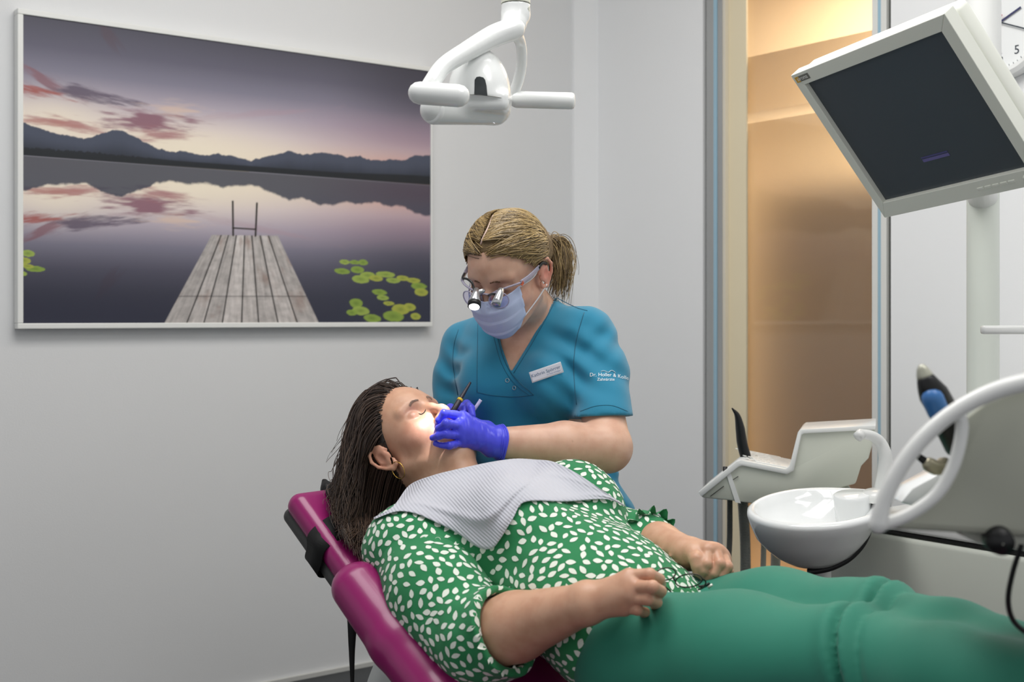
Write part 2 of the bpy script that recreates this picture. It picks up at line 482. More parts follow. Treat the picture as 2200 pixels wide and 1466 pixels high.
# ================================================================ PICTURE
fr = thing('framed_picture', 'large landscape print of a lake jetty at sunset in a thin white frame', 'picture', w2c(on_left(470, 705)))
pl = on_left(30, 22); pr = on_left(917, 148)
PX0, PX1 = pl[0], pr[0]; PZ1 = on_left(30, 22)[2]; PZ0 = on_left(30, 707)[2]
yF = WY-0.028
m_frame = mat('picture_frame_white', 'E6E7E4', 0.35, bump=0.05)
t = 0.014
link('frame_side', wbox(PX0, PX0+t, yF-0.004, WY-0.001, PZ0+t, PZ1-t, 0.002), m_frame, fr, world=True, smooth=False)
link('frame_side', wbox(PX1-t*0.4, PX1, yF-0.004, WY-0.001, PZ0+t, PZ1-t, 0.002), m_frame, fr, world=True, smooth=False)
link('frame_rail', wbox(PX0, PX1, yF-0.004, WY-0.001, PZ1-t, PZ1, 0.002), m_frame, fr, world=True, smooth=False)
link('frame_rail', wbox(PX0, PX1, yF-0.004, WY-0.001, PZ0, PZ0+t, 0.002), m_frame, fr, world=True, smooth=False)
# printed image, drawn as colours on a fine flat grid
NU, NV = 640, 430
u = np.linspace(PX0+0.01, PX1-0.004, NU); v = np.linspace(PZ0+0.01, PZ1-0.01, NV)
U, Vv = np.meshgrid(u, v)
def to_px(x, y, z):
    cx = CA*x-SA*y; cy = SA*x+CA*y; return 1100+FPX*cx/cy, 681-FPX*(z-CAMZ)/cy
qx, qy = to_px(U, yF, Vv)
def ss(a, b, x): t = np.clip((x-a)/(b-a), 0, 1); return t*t*(3-2*t)
def vnoise(x, y, seed):
    r = np.random.default_rng(seed); T = r.random((256, 256))
    xi = np.floor(x).astype(int); yi = np.floor(y).astype(int); fx = x-xi; fy = y-yi
    fx = fx*fx*(3-2*fx); fy = fy*fy*(3-2*fy); g = lambda a, b: T[a % 256, b % 256]
    return (g(xi, yi)*(1-fx)+g(xi+1, yi)*fx)*(1-fy)+(g(xi, yi+1)*(1-fx)+g(xi+1, yi+1)*fx)*fy
def fbm(x, y, seed, o=4):
    s = 0; a = 0.5
    for i in range(o): s = s+a*vnoise(x*2**i, y*2**i, seed+i); a *= 0.5
    return s
def L3(h): return np.array(lin(h))
def mixc(A, B, t): return A*(1-t[..., None])+B*t[..., None]
hz = 333+(qx-37)*(397-333)/(917-37)                 # shore line of the lake
Hs = (hz-qy)                                        # height above the shore, px
top = 30+(qx-37)*0.142
tt = np.clip(Hs/(hz-top), 0, 1)                     # 0 at shore .. 1 at the top edge
xx = (qx-37)/880
def sky(tt, xx):
    stops = [(0.0, 'F3E2C8'), (0.14, 'F0E0D0'), (0.3, 'D9CBCE'), (0.45, 'B4AAB8'), (0.62, '868394'), (0.8, '666474'), (1.0, '53525E')]
    c = np.zeros(tt.shape+(3,))
    for (a, ca), (b, cb) in zip(stops[:-1], stops[1:]):
        m_ = (tt >= a) & (tt <= b); c[m_] = mixc(np.broadcast_to(L3(ca), c[m_].shape), L3(cb), ((tt[m_]-a)/(b-a)))
    pinkr = ss(0.62, 1.0, xx)*np.exp(-((tt-0.08)/0.16)**2)
    c = mixc(c, L3('D98F83'), np.clip(pinkr*0.85, 0, 1))
    c = mixc(c, L3('9C7C90'), np.clip(ss(0.55, 1.0, xx)*np.exp(-((tt-0.38)/0.2)**2)*0.6, 0, 1))
    c = mixc(c, L3('3C3A45'), np.clip(ss(0.72, 1.0, xx)*ss(0.25, 0.8, tt)*0.6, 0, 1))
    gl = np.exp(-((xx-0.42)/0.22)**2-((tt-0.12)/0.2)**2)+0.8*np.exp(-((xx-0.08)/0.14)**2-((tt-0.28)/0.16)**2)
    c = mixc(c, L3('F7EBD6'), np.clip(gl*0.95, 0, 1))
    return c
def cloud(c, cx, cy, w, h, ang, colr, amt, seed, X, Y):
    a = math.radians(ang); dx = (X-cx)*math.cos(a)+(Y-cy)*math.sin(a); dy = -(X-cx)*math.sin(a)+(Y-cy)*math.cos(a)
    n = fbm(dx/45, dy/7, seed)
    d = 1-np.sqrt((dx/(w*1.35))**2+(dy/(h*1.45))**2)+(n-0.5)*1.5
    return mixc(c, L3(colr), np.clip(ss(0.0, 0.8, d)*amt, 0, 1))
def clouds(c, X, Y, flip=0):
    for cx, cy, w, h, ang, colr, amt, sd in ((105, 178, 75, 16, 30, '8C6670', 0.85, 1), (205, 205, 95, 15, 13, '63586A', 0.9, 2),
            (75, 197, 62, 11, 14, 'A8615C', 0.95, 3), (160, 268, 85, 12, 10, 'B27C7C', 0.85, 4), (120, 262, 60, 8, 4, 'B9827C', 0.8, 8),
            (320, 262, 95, 24, 8, '8E6473', 0.95, 5), (345, 290, 60, 14, 2, 'A66D74', 0.8, 6), (235, 75, 45, 12, 55, '5E4850', 0.4, 7),
            (370, 235, 60, 14, 5, 'E9C9AE', 0.5, 9), (560, 245, 120, 10, -4, 'B698A2', 0.35, 10)):
        c = cloud(c, cx, cy, w, h, ang, colr, amt, sd, X, Y)
    return c
C = clouds(sky(tt, xx), qx, qy)
# mountains: far ridge heights above the shore line (px)
rx = [37, 55, 100, 150, 185, 225, 250, 262, 300, 330, 360, 400, 440, 480, 500, 540, 585, 620, 650, 690, 720, 745, 765, 800, 840, 870, 890, 917]
ry = [262, 264, 282, 292, 298, 283, 279, 280, 300, 316, 325, 326, 333, 331, 336, 345, 333, 324, 333, 326, 330, 338, 334, 345, 344, 344, 336, 334]
ridge = np.interp(qx, rx, ry)+(fbm(qx/9, qy*0, 30)-0.5)*7
mt = ss(-1, 1.5, qy-ridge)*ss(-1.5, 1, hz-qy)
mc = mixc(np.broadcast_to(L3('4D5364'), C.shape), L3('2C303A'), ss(0.2, 1.0, (qy-ridge)/(hz-ridge+1e-3)))
C = mixc(C, mc, mt)
tree = hz-14-10*fbm(qx/5, qx*0, 40)*ss(400, 200, qx)-6*ss(700, 917, qx)
C = mixc(C, L3('22262A'), ss(0, 3, qy-tree)*ss(-1, 1, hz-qy)*0.9)
# water: mirrored sky, darker, deeper blue below
my = 2*hz-qy
mr = np.interp(qx, rx, ry)+(fbm(qx/14, qy/20, 31)-0.5)*10
Ht = np.clip((qy-hz)/(hz-top)*0.95, 0, 1)
W_ = sky(np.clip(Ht*1.05, 0, 1), xx)
W_ = clouds(W_, qx, my-((qy-hz)*0.05))
W_ = mixc(W_, L3('2F3142'), np.clip(ss(125, 340, qy-hz)*0.93, 0, 0.93))
W_ = mixc(W_, L3('343B4E'), np.clip(ss(0.55, 1, xx)*ss(60, 200, qy-hz)*0.5, 0, 1))
W_ = mixc(W_, L3('3A4154'), ss(-3, 3, (my-(mr-(qy-hz)*0.06)))*0.92)
W_ = mixc(W_, L3('9C9AA6'), np.exp(-((qy-hz)/1.2)**2)*0.5)
C = np.where((qy > hz)[..., None], W_, C)
# lily pads
pads = [(740,563,12,6),(762,564,12,5),(780,564,11,7),(735,583,18,7),(768,580,16,8),(790,592,18,8),(775,600,20,9),(808,598,16,7),
        (828,590,22,7),(845,603,16,6),(865,598,14,6),(900,615,18,8),(905,628,16,9),(815,628,17,7),(765,652,15,11),(775,668,20,10),
        (800,684,20,9),(860,665,20,12),(845,680,24,12),(880,660,14,9),(893,680,12,8),(60,545,16,8),(50,560,18,8),(75,578,24,7),(45,588,14,6),
        (822,640,14,6),(888,603,16,6),(756,672,12,7),(835,652,13,5),(60,572,14,5)]
pr_ = random.Random(3)
for (cx, cy, w, h) in pads:
    dx = (qx-cx)/w; dy = (qy-cy-0.08*(qx-cx))/h; d = 1-np.sqrt(dx*dx+dy*dy)+(fbm(qx/8, qy/8, int(cx))-0.5)*0.25
    k = pr_.random(); g = L3(('9FB455', '8CA648', 'AEB44E')[int(k*3)])
    C = mixc(C, mixc(np.broadcast_to(g, C.shape), L3('5E7A34'), ss(0.3, 1, d)*0.5), ss(0.0, 0.14, d)*0.95)
# jetty
def line(px_, py_, x1, y1, x2, y2):
    return ((px_-x1)*(y2-y1)-(py_-y1)*(x2-x1))/math.hypot(x2-x1, y2-y1)
yt = 505.0; yb_ = 700.0
s = (qy-yt)/(yb_-yt)
xl = 455+(350-455)*s; xr = 596+(688-596)*s
inside = ss(-1, 1, qy-(yt+(qx-455)*0.012))*ss(-1, 1, qx-xl)*ss(-1, 1, xr-qx)
a_ = (qx-xl)/np.maximum(xr-xl, 1); bd = np.array([0, .145, .255, .375, .5, .61, .735, .86, 1.0])
pi_ = np.clip(np.searchsorted(bd, a_.ravel())-1, 0, 7).reshape(a_.shape)
tone = np.array([.42, .50, .44, .56, .52, .47, .50, .44])[pi_]
gr = fbm(a_*60+pi_*7, qy/30, 50)*0.55+fbm(a_*20, qy/8, 60)*0.45
base = tone[..., None]*np.array([1.0, .93, .90])*(0.5+1.15*gr[..., None])
base = mixc(base, L3('8C6A5A'), np.clip((fbm(a_*9+pi_*3, qy/40, 70)-0.55)*2.2, 0, 0.6))
gap = np.min(np.abs(a_[..., None]-bd[1:-1]), axis=-1)*(xr-xl)
base = base*(ss(0.6, 2.4, gap)[..., None]*0.9+0.1)
base = base*(1-0.6*np.exp(-((qy-637)/1.2)**2)[..., None])
C = mixc(C, base, inside)
# ladder rails
for (x1, y1, x2, y2, w) in ((500, 433, 501, 506, 2.0), (552, 437, 549, 507, 2.0), (500, 490, 550, 493, 1.6)):
    L_ = math.hypot(x2-x1, y2-y1); t_ = np.clip(((qx-x1)*(x2-x1)+(qy-y1)*(y2-y1))/L_**2, 0, 1)
    d = np.hypot(qx-x1-t_*(x2-x1), qy-y1-t_*(y2-y1)); C = mixc(C, L3('2A2622'), ss(w+1, w-1, d))
C = np.clip(C*0.97+0.004, 0, 1)
PV = np.stack([U, np.full_like(U, yF), Vv], -1).reshape(-1, 3)
ii = np.arange(NU*NV).reshape(NV, NU)
PF = np.stack([ii[:-1, :-1], ii[:-1, 1:], ii[1:, 1:], ii[1:, :-1]], -1).reshape(-1, 4)
m_print = vcol_mat('lake_print', 0.5, spec=0.25)
po = link('printed_sheet', (PV, PF), m_print, fr, world=True, smooth=False)
at = po.data.color_attributes.new('Col', 'FLOAT_COLOR', 'POINT')
at.data.foreach_set('color', np.concatenate([C.reshape(-1, 3), np.ones((NU*NV, 1))], 1).astype(np.float32).ravel())

# ================================================================ WALL CLOCK
m_clockw = mat('clock_white', 'E8E9E8', 0.4); m_face = mat('clock_face', 'F2F4F4', 0.5); m_ink = mat('clock_ink', '3A3D66', 0.5)
cc = np.array(on_back(2150, 48, WX-0.02)); ck = thing('wall_clock', 'round white wall clock with thin dark hands, half hidden behind the pole', 'clock', w2c(cc-np.array([0, 0, 0.135])))
Rk = 0.137
prof = [(0, 0), (Rk*0.82, 0), (Rk*0.84, 0.012), (Rk*0.93, 0.02), (Rk, 0.014), (Rk, -0.018), (0, -0.018)]
link('clock_rim', lathe(prof[1:], w2c(cc), w2c((-1, 0, 0)), 64), m_clockw, ck, sharp=0.6)
link('clock_dial', lathe([(0.0001, 0), (Rk*0.83, 0)], w2c(cc)+w2c((-0.0005, 0, 0)), w2c((-1, 0, 0)), 48), m_face, ck)
ex = w2c((0, -1, 0)); ez = np.array([0, 0, 1.0]); en = w2c((-1, 0, 0))
kc = w2c(cc)
def hand(name, ang, r0, r1, w, m, h):
    d = math.sin(ang)*ex+math.cos(ang)*ez; s_ = np.cross(d, en)
    link(name, rbox(kc+d*(r0+r1)/2+en*h, (r1-r0, w, 0.001), (d, s_, en), 0), m, ck, smooth=False)
m_red = mat('clock_red', 'B4304C', 0.5); m_dk = mat('clock_dark', '2A3440', 0.5)
hand('clock_hand', math.atan2(45, 21+0.0), -0.01, 0.060, 0.0045, m_ink, 0.004)
hand('clock_hand', math.radians(113), -0.01, 0.085, 0.003, m_dk, 0.006)
hand('clock_hand', math.radians(25), -0.04, 0.018, 0.0035, m_red, 0.008)
mm = M()
for k in range(1, 13):
    a = k*PI/6; o = kc+(math.sin(a)*ex+math.cos(a)*ez)*Rk*0.62+en*0.001
    link('numeral', text(str(k), 0.03, o, ex, ez), m_dk, ck, smooth=False)
mm = M()
for k in range(60):
    a = k*PI/30; d = math.sin(a)*ex+math.cos(a)*ez
    L_ = 0.008 if k % 5 == 0 else 0.004
    mm.add(*rbox(kc+d*(Rk*0.79)+en*0.001, (L_, 0.0012, 0.0006), (d, np.cross(d, en), en), 0))
link('minute_marks', mm, m_dk, ck, smooth=False, kind='stuff')

# ================================================================ DENTAL UNIT (camera-aligned frame from here on)
m_plas = mat('white_plastic', 'E9EAE8', 0.28, var=0.01, coat=0.2)
m_plasg = mat('grey_white_plastic', 'CFD2C6', 0.38, var=0.02)
m_grey = mat('pale_grey_plastic', 'C4C8BF', 0.4, var=0.02)
m_black = mat('black_rubber', '0E0F11', 0.45, bump=0.1)
m_ceram = mat('white_ceramic', 'F0F2F2', 0.08, coat=0.5)
XR, YF, ZU = np.array([1., 0, 0]), np.array([0, 1., 0]), np.array([0, 0, 1.])
RX = w2c((1, 0, 0)); RY = w2c((0, 1, 0))       # room axes seen from the camera frame

# ---- spittoon cabinet (box along the back wall direction)
cw = c2w(J(1872, 1130, 2.55)); cabz = cw[2]
cab = thing('water_unit_cabinet', 'pale grey box cabinet of the dental unit under the white spittoon bowl', 'cabinet', w2c((cw[0]+0.22, cw[1]-0.8, 0)))
link('body', wbox(cw[0], cw[0]+0.45, cw[1]-1.5, cw[1]+0.155, 0.06, cabz-0.012, 0.012), m_grey, cab, world=True)
link('seam', wbox(cw[0]+0.006, cw[0]+0.44, cw[1]-1.49, cw[1]+0.012, cabz-0.012, cabz-0.004), m_black, cab, world=True)
link('top_panel', wbox(cw[0]+0.002, cw[0]+0.45, cw[1]-0.30, cw[1]+0.018, cabz-0.004, cabz+0.03, 0.006), m_plas, cab, world=True)
link('top_panel', wbox(cw[0]+0.002, cw[0]+0.45, cw[1]-1.5, cw[1]-0.304, cabz-0.004, cabz+0.026, 0.006), m_plas, cab, world=True)
link('plinth', wbox(cw[0]+0.03, cw[0]+0.44, cw[1]-1.46, cw[1]-0.02, 0, 0.06), m_black, cab, world=True)

# ---- bowl
bc = J(1752, 1086, 2.48)
bowl = thing('spittoon_bowl', 'glossy white ceramic spittoon bowl with curved water spout, mounted on the cabinet end', 'basin', bc-np.array([0, 0, 0.15]))
ax = nrm((-0.10, -0.12, 1.0)); A_, B_, _ = frame_from(ax, (0, 1, 0))
Rb = 0.134
prof = [(0.0005, -0.068), (0.05, -0.064), (0.09, -0.045), (0.112, -0.018), (0.119, -0.003), (0.126, 0.001), (Rb, -0.004), (0.1345, -0.012), (0.123, -0.032),
        (0.111, -0.058), (0.098, -0.075), (0.080, -0.094), (0.055, -0.111), (0.028, -0.122), (0.0005, -0.126)]
V, F = lathe(prof, (0, 0, 0), (0, 0, 1), 72, up=(0, 1, 0))
# lobe towards the cabinet at the right-hand side
lob = np.exp(-((V[:, 0]-0.13)/0.05)**2-((V[:, 1]-0.03)/0.07)**2)*np.clip((V[:, 2]+0.035)/0.03, 0, 1)
V[:, 0] -= 0.010*np.clip(-(V[:, 2]+.01)/.03, 0, 1); V[:, 0] += lob*0.022; V[:, 1] += lob*0.012
ex_ = nrm(np.cross((0, 1, 0), ax)); ey_ = np.cross(ax, ex_)
V = bc+V[:, :1]*ex_+V[:, 1:2]*ey_+V[:, 2:]*ax
link('basin', (V, F), m_ceram, bowl)
def bl(x, y, z): return bc+x*ex_+y*ey_+z*ax
link('glass_rest', lathe([(0.0005, 0.004), (0.034, 0.004), (0.037, 0.002), (0.037, -0.004), (0.034, -0.07), (0.0005, -0.07)], bl(0.083, 0.035, 0.002), ax, 32), m_ceram, bowl)
sp = [J(1893, 1060, 2.53), J(1901, 1010, 2.53), J(1901, 975, 2.53), J(1890, 950, 2.53), J(1872, 937, 2.52), J(1848, 932, 2.51)]
link('spout', tube(catmull(sp, 6), [0.0155-0.006*i/30 for i in range(31)], 14, round_cap=True), m_plas, bowl)
link('spout_tip', tube([J(1852, 931, 2.51), J(1842, 940, 2.505)], 0.0105, 12), m_plas, bowl)
link('spout_collar', lathe([(0.001, 0.01), (0.026, 0.008), (0.03, 0.0), (0.03, -0.01)], bl(0.132, 0.03, 0.0), ax, 24), m_plas, bowl)
gk_ = [J(1905, 1108, 2.44), J(1880, 1110, 2.42), J(1868, 1118, 2.41), J(1861, 1140, 2.42), J(1845, 1170, 2.44), J(1820, 1196, 2.46), J(1785, 1213, 2.48), J(1748, 1221, 2.49)]
gk = [J(x, y, 2.445) for x, y in ((1905, 1108), (1885, 1107), (1873, 1113), (1868, 1138), (1852, 1172), (1824, 1201), (1788, 1220), (1752, 1228), (1735, 1229))]
link('gasket', tube(catmull(gk, 6), 0.0062, 8), m_black, bowl)
link('drain_collar', lathe([(0.022, 0.0), (0.02, -0.03), (0.018, -0.06), (0.001, -0.06)], bl(0.0, 0, -0.13), ax, 24), m_plas, bowl)

# ---- assistant's element behind the bowl
D0 = 2.72
out = [(1502, 1056), (1582, 996), (1592, 993), (1688, 1012), (1697, 1006), (1717, 930), (1722, 927), (1880, 918), (1880, 934), (1866, 985), (1850, 1002), (1838, 1040), (1700, 1078), (1640, 1086), (1568, 1076), (1508, 1070)]
P = np.array([J(x, y, D0) for x, y in out]); dep = np.array([0.05, 0.17, 0.0])
ael = thing('assistant_element', 'white assistant console with sloped keypad and raised back, behind the spittoon bowl', 'console', J(1690, 1080, D0+0.08))
link('side_body', extrude(P, dep, 0.004), m_plasg, ael, smooth=True, sharp=0.5)
# white top shell following the upper edge
top = [(1500, 1058), (1582, 992), (1592, 989), (1688, 1008), (1696, 1003), (1714, 929), (1721, 923), (1882, 914)]
ins = [(1507, 1068), (1586, 1004), (1594, 1001), (1690, 1020), (1705, 1012), (1722, 935), (1727, 932), (1880, 924)]
P2 = np.array([J(x, y, D0-0.006) for x, y in top]+[J(x, y, D0-0.006) for x, y in ins[::-1]])
link('top_shell', extrude(P2, dep*1.07, 0.0015), m_plas, ael, sharp=0.5)
kp0, kp1 = J(1600, 991, D0), J(1686, 1008, D0)
kx = nrm(kp1-kp0); ky = nrm(dep-kx*(dep@kx)); kn = np.cross(kx, ky); kn = kn if kn[2] > 0 else -kn
link('keypad', rbox((kp0+kp1)/2+dep*0.5+kn*0.002, (np.linalg.norm(kp1-kp0)*0.98, 0.16, 0.004), (kx, ky, kn), 0.001), m_plas, ael)
mk = M()
for i in range(7):
    for j in range(5):
        mk.add(*lathe([(0.0002, 0.001), (0.0045, 0.0008), (0.005, 0.0)], kp0+(kp1-kp0)*(i+0.7)/7.6+ky*(0.02+0.032*j)+kn*0.0042, kn, 8))
link('key_buttons', mk, mat('key_grey', 'DCDDDA', 0.4), ael, kind='stuff')
link('grille_line', tube([J(1571, 1034, D0-0.002), J(1586, 1024, D0-0.002)], 0.0008, 6), m_black, ael)
link('grille_line', tube([J(1526, 1067, D0-0.002), J(1555, 1045, D0-0.002)], 0.0008, 6), m_black, ael)
link('band', extrude([J(1558, 1012, D0-0.003), J(1566, 1006, D0-0.003), J(1589, 1074, D0-0.003), J(1592, 1082, D0-0.003), J(1580, 1080, D0-0.003)], (0.0, 0.004, 0)), m_plas, ael, smooth=False)
link('support_arm', tube([J(1800, 1060, D0+0.1), J(1840, 1120, D0+0.05), J(1880, 1180, D0+0.02)], 0.03, 16), m_plasg, ael)
# suction handles and hoses
def ribbed(P, r, pitch=0.0035, amp=0.12):
    P = np.asarray(P, float); L = np.linalg.norm(np.diff(P, axis=0), axis=1); s = np.concatenate([[0], np.cumsum(L)])
    n = int(s[-1]/pitch*3); t = np.linspace(0, s[-1], n)
    Q = np.stack([np.interp(t, s, P[:, k]) for k in range(3)], 1)
    return tube(Q, r*(1+amp*np.sin(t/pitch*2*PI)), 14)
m_hose = mat('grey_ribbed_hose', '8C8E88', 0.55); m_hose2 = mat('pale_hose', 'B9BBB0', 0.5); m_hosed = mat('dark_hose', '5F615D', 0.5)
def hose(px0, px1, y0, y1, d, r, m, label, rib=True):
    P = catmull([J(px0, y0, d), J((px0+px1)/2+2, (y0+y1)/2, d), J(px1, y1, d), J(px1+2, y1+140, d+0.02), J(px1+40, y1+240, d+0.1)], 8)
    link('suction_hose', ribbed(P, r) if rib else tube(P, r, 14), m, label=label, cat='hose', group='hoses below the assistant console')
hose(1568, 1563, 1074, 1250, 2.80, 0.0062, m_hosed, 'thin grey ribbed hose hanging leftmost below the console')
hose(1596, 1602, 1078, 1250, 2.82, 0.0115, m_hose, 'thickest grey hose beside the leftmost thin hose')
hose(1638, 1639, 1082, 1260, 2.84, 0.0062, m_hose2, 'pale thin ribbed hose just left of the bowl underside')
hose(1662, 1666, 1082, 1260, 2.88, 0.011, m_hose2, 'pale smooth hose partly hidden by the bowl underside', rib=False)
hn = thing('suction_wand', 'black curved suction wand standing on the left of the console', 'suction wand', J(1600, 995, D0+0.1))
hp = [J(1574, 879, 2.80), J(1584, 893, 2.80), J(1590, 920, 2.80), J(1594, 950, 2.80), J(1601, 978, 2.80), J(1610, 1000, 2.80)]
link('handle_body', tube(catmull(hp, 6), list(np.interp(np.linspace(0, 5, 31), [0, 1, 2, 3, 4, 5], [0.003, 0.009, 0.0145, 0.0165, 0.017, 0.015])), 14, flat=0.7, round_cap=True), m_black, hn)
link('collar', tube([J(1611, 998, 2.80), J(1628, 985, 2.81)], 0.008, 12), m_black, hn)
link('rest_peg', tube([J(1558, 1003, 2.76), J(1558, 1040, 2.76)], 0.0085/2*1.2, 12), m_black, label='short black peg upright at the left end of the console', cat='holder')

# ---- monitor pole and arm
m_pole = mat('pole_enamel', 'D5DAD2', 0.32, var=0.01, coat=0.3); pz0 = cabz+0.03
pole = thing('support_pole', 'tall pale enamelled pole rising behind the tilted monitor', 'pole', (J(2112, 681, 2.6)[0], 2.6, cabz+.03))
pb = np.array([J(2112, 681, 2.6)[0], 2.6, 0])
link('pole_tube', lathe([(0.001, pz0+.02), (0.0325, pz0+.02), (0.0325, 1.52), (0.001, 1.52)], pb, ZU, 40), m_pole, pole, sharp=0.7)
link('pole_sleeve', lathe([(0.001, 1.30), (0.036, 1.30), (0.036, 1.9), (0.001, 1.9)], pb, ZU, 40), m_plas, pole, sharp=0.7)
link('pole_foot', lathe([(0.001, pz0), (0.06, pz0), (0.06, pz0+0.012), (0.04, pz0+0.03), (0.001, pz0+0.03)], pb, ZU, 40), m_plas, pole)
link('tray_rail', rbox(J(2185, 709, 2.35), (0.135, 0.02, 0.0165), None, 0.005), m_plas, label='short white horizontal rail in front of the pole below the monitor', cat='rail')

# ---- monitor
MP = np.array([0.69642252, 2.17078929, 0.33927856+CAMZ])
a, b, c = -1.06065459, 0.6701769, -0.10376691
def Rm(a, b, c):
    ca, sa, cb, sb, c_, s_ = math.cos(a), math.sin(a), math.cos(b), math.sin(b), math.cos(c), math.sin(c)
    return np.array([[ca, -sa, 0], [sa, ca, 0], [0, 0, 1]]) @ np.array([[1, 0, 0], [0, cb, -sb], [0, sb, cb]]) @ np.array([[c_, 0, s_], [0, 1, 0], [-s_, 0, c_]])
MR = Rm(a, b, c).T           # rows: width (to the right), depth (away), up
def mp(x, y, z): return MP+x*MR[0]+y*MR[1]+z*MR[2]
m_mon = mat('monitor_case', 'ECEEE4', 0.42, bump=0.05, scale=300)
m_scr = mat('dark_screen', '4C5258', 0.35, var=0.01, spec=0.5)
mon = thing('monitor', 'tilted off-white flat screen monitor with a dark blank screen, on the pole', 'monitor', mp(0, 0.03, -0.17))
SW, SH = 0.34, 0.272
def ring(x0, x1, z0, z1, X0, X1, Z0, Z1, y0, y1):   # bezel as four mitred boards
    m_ = M()
    def board(q):
        Pn = np.array([mp(x, y0, z) for x, z in q]); v, f = extrude(Pn, MR[1]*(y1-y0), 0.0012); m_.add(v, f)
    board([(X0, Z0), (X1, Z0), (x1, z0), (x0, z0)]); board([(X0, Z1), (x0, z1), (x1, z1), (X1, Z1)])
    board([(X0, Z0), (x0, z0), (x0, z1), (X0, Z1)]); board([(X1, Z0), (X1, Z1), (x1, z1), (x1, z0)])
    return m_
link('bezel', ring(-SW/2, SW/2, -SH/2, SH/2, -SW/2-0.019, SW/2+0.024, -SH/2-0.032, SH/2+0.026, -0.008, 0.018), m_mon, mon, smooth=False)
link('rear_case', rbox(mp(0.003, 0.038, -0.003), (SW+0.038, 0.038, SH+0.05), MR, 0.012, 3), m_mon, mon)
link('screen', rbox(mp(0, 0.006, 0), (SW+0.004, 0.008, SH+0.004), MR, 0), m_scr, mon, smooth=False)
# reflection-like sleep notice on the screen: small dim violet bar
link('status_bar', rbox(mp(0.0, 0.0015, -0.078), (0.062, 0.0006, 0.006), MR, 0), mat('violet_bar', '4A4668', 0.4, emit='4A4670', estr=0.35), mon, smooth=False)
link('status_bar', rbox(mp(0.0, 0.0015, -0.072), (0.062, 0.0006, 0.003), MR, 0), mat('violet_bar_dim', '3A3A58', 0.4, emit='3A3862', estr=0.3), mon, smooth=False)
lg = link('badge', rbox(mp(-SW/2+0.006, -0.0084, SH/2+0.014), (0.036, 0.0006, 0.0115), MR, 0), mat('logo_grey', '77776F', 0.4), mon, smooth=False, label='small grey and amber lettered badge')
link('badge_square', rbox(mp(-SW/2-0.0075, -0.0088, SH/2+0.014), (0.0095, 0.0006, 0.0115), MR, 0), mat('logo_amber', 'D8A838', 0.4), mon, smooth=False)
link('badge_letters', text('sirona', 0.0115, mp(-SW/2+0.006, -0.0092, SH/2+0.0145), MR[0], MR[2]), mat('logo_white', 'ECECE8', 0.4), mon, smooth=False)
for i in range(5):
    link('button', rbox(mp(0.06+0.017*i, -0.0085, -SH/2-0.016), (0.014, 0.002, 0.006), MR, 0.001), m_mon, mon)
link('power_button', lathe([(0.0002, 0.002), (0.0055, 0.002), (0.006, 0)], mp(0.158, -0.008, -SH/2-0.016), -MR[1], 20), m_mon, mon)
link('wall_mount', tube([mp(0.02, 0.05, 0), mp(0.02, 0.12, -0.02), J(2112, 430, 2.6)], 0.03, 16), m_plas, mon)

# ---- foreground instrument table (out of focus)
dt = 1.22
tr = thing('instrument_table', 'large blurred pale grey instrument table with a loop handle, nearest the camera at right', 'instrument table', J(2130, 1160, dt+0.12))
loop = [(1887, 1128), (1897, 1085), (1920, 1030), (1955, 975), (2000, 925), (2050, 885), (2110, 852), (2170, 830), (2240, 815)]
link('loop_handle', tube(catmull([J(x, y, dt-0.02) for x, y in loop], 6), list(np.interp(np.linspace(0, 8, 49), [0, 1, 5, 8], [0.0088, 0.0078, 0.0078, 0.0095])), 16, round_cap=True), m_plas, tr)
inner = [(1889, 1130), (1950, 1108), (2010, 1065), (2045, 1010), (2063, 950), (2066, 905), (2048, 890)]
link('inner_handle', tube(catmull([J(x, y, dt-0.015) for x, y in inner], 6), 0.0062, 14, round_cap=True), m_plas, tr)
bod = [(1905, 1136), (1960, 1112), (2020, 1066), (2052, 1012), (2070, 950), (2073, 896), (2120, 862), (2180, 838), (2260, 820), (2330, 815), (2330, 1160), (2150, 1152), (2000, 1142)]
link('body_shell', extrude([J(x, y, dt) for x, y in bod], (0.125, 0.26, -0.03), 0.006), mat('table_grey', 'A9AB9E', 0.45), tr, sharp=0.5)
link('under_shell', extrude([J(x, y, dt+0.03) for x, y in [(2040, 1140), (2330, 1150), (2330, 1200), (2200, 1185), (2100, 1168)]], (0.09, 0.2, -0.03), 0.006), m_plasg, tr, sharp=0.5)
link('knob', lathe([(0.001, 0.016), (0.012, 0.014), (0.014, 0.0), (0.014, -0.01)], J(2145, 1160, dt), (-0.1, -1, -0.1), 20), m_black, tr)
link('tray_plate', extrude([J(x, y, dt+0.33) for x, y in [(1935, 1080), (1960, 1050), (2050, 1000), (2050, 1080), (1990, 1095)]], (0.0, 0.05, 0.0), 0.003), m_ceram, tr, sharp=0.5)
cb = [J(2195, 1170, 1.25), J(2176, 1230, 1.26), J(2166, 1290, 1.27), J(2178, 1335, 1.28), J(2215, 1365, 1.28), J(2260, 1375, 1.28)]
link('cable', tube(catmull(cb, 8), 0.0028, 10), m_black, tr)
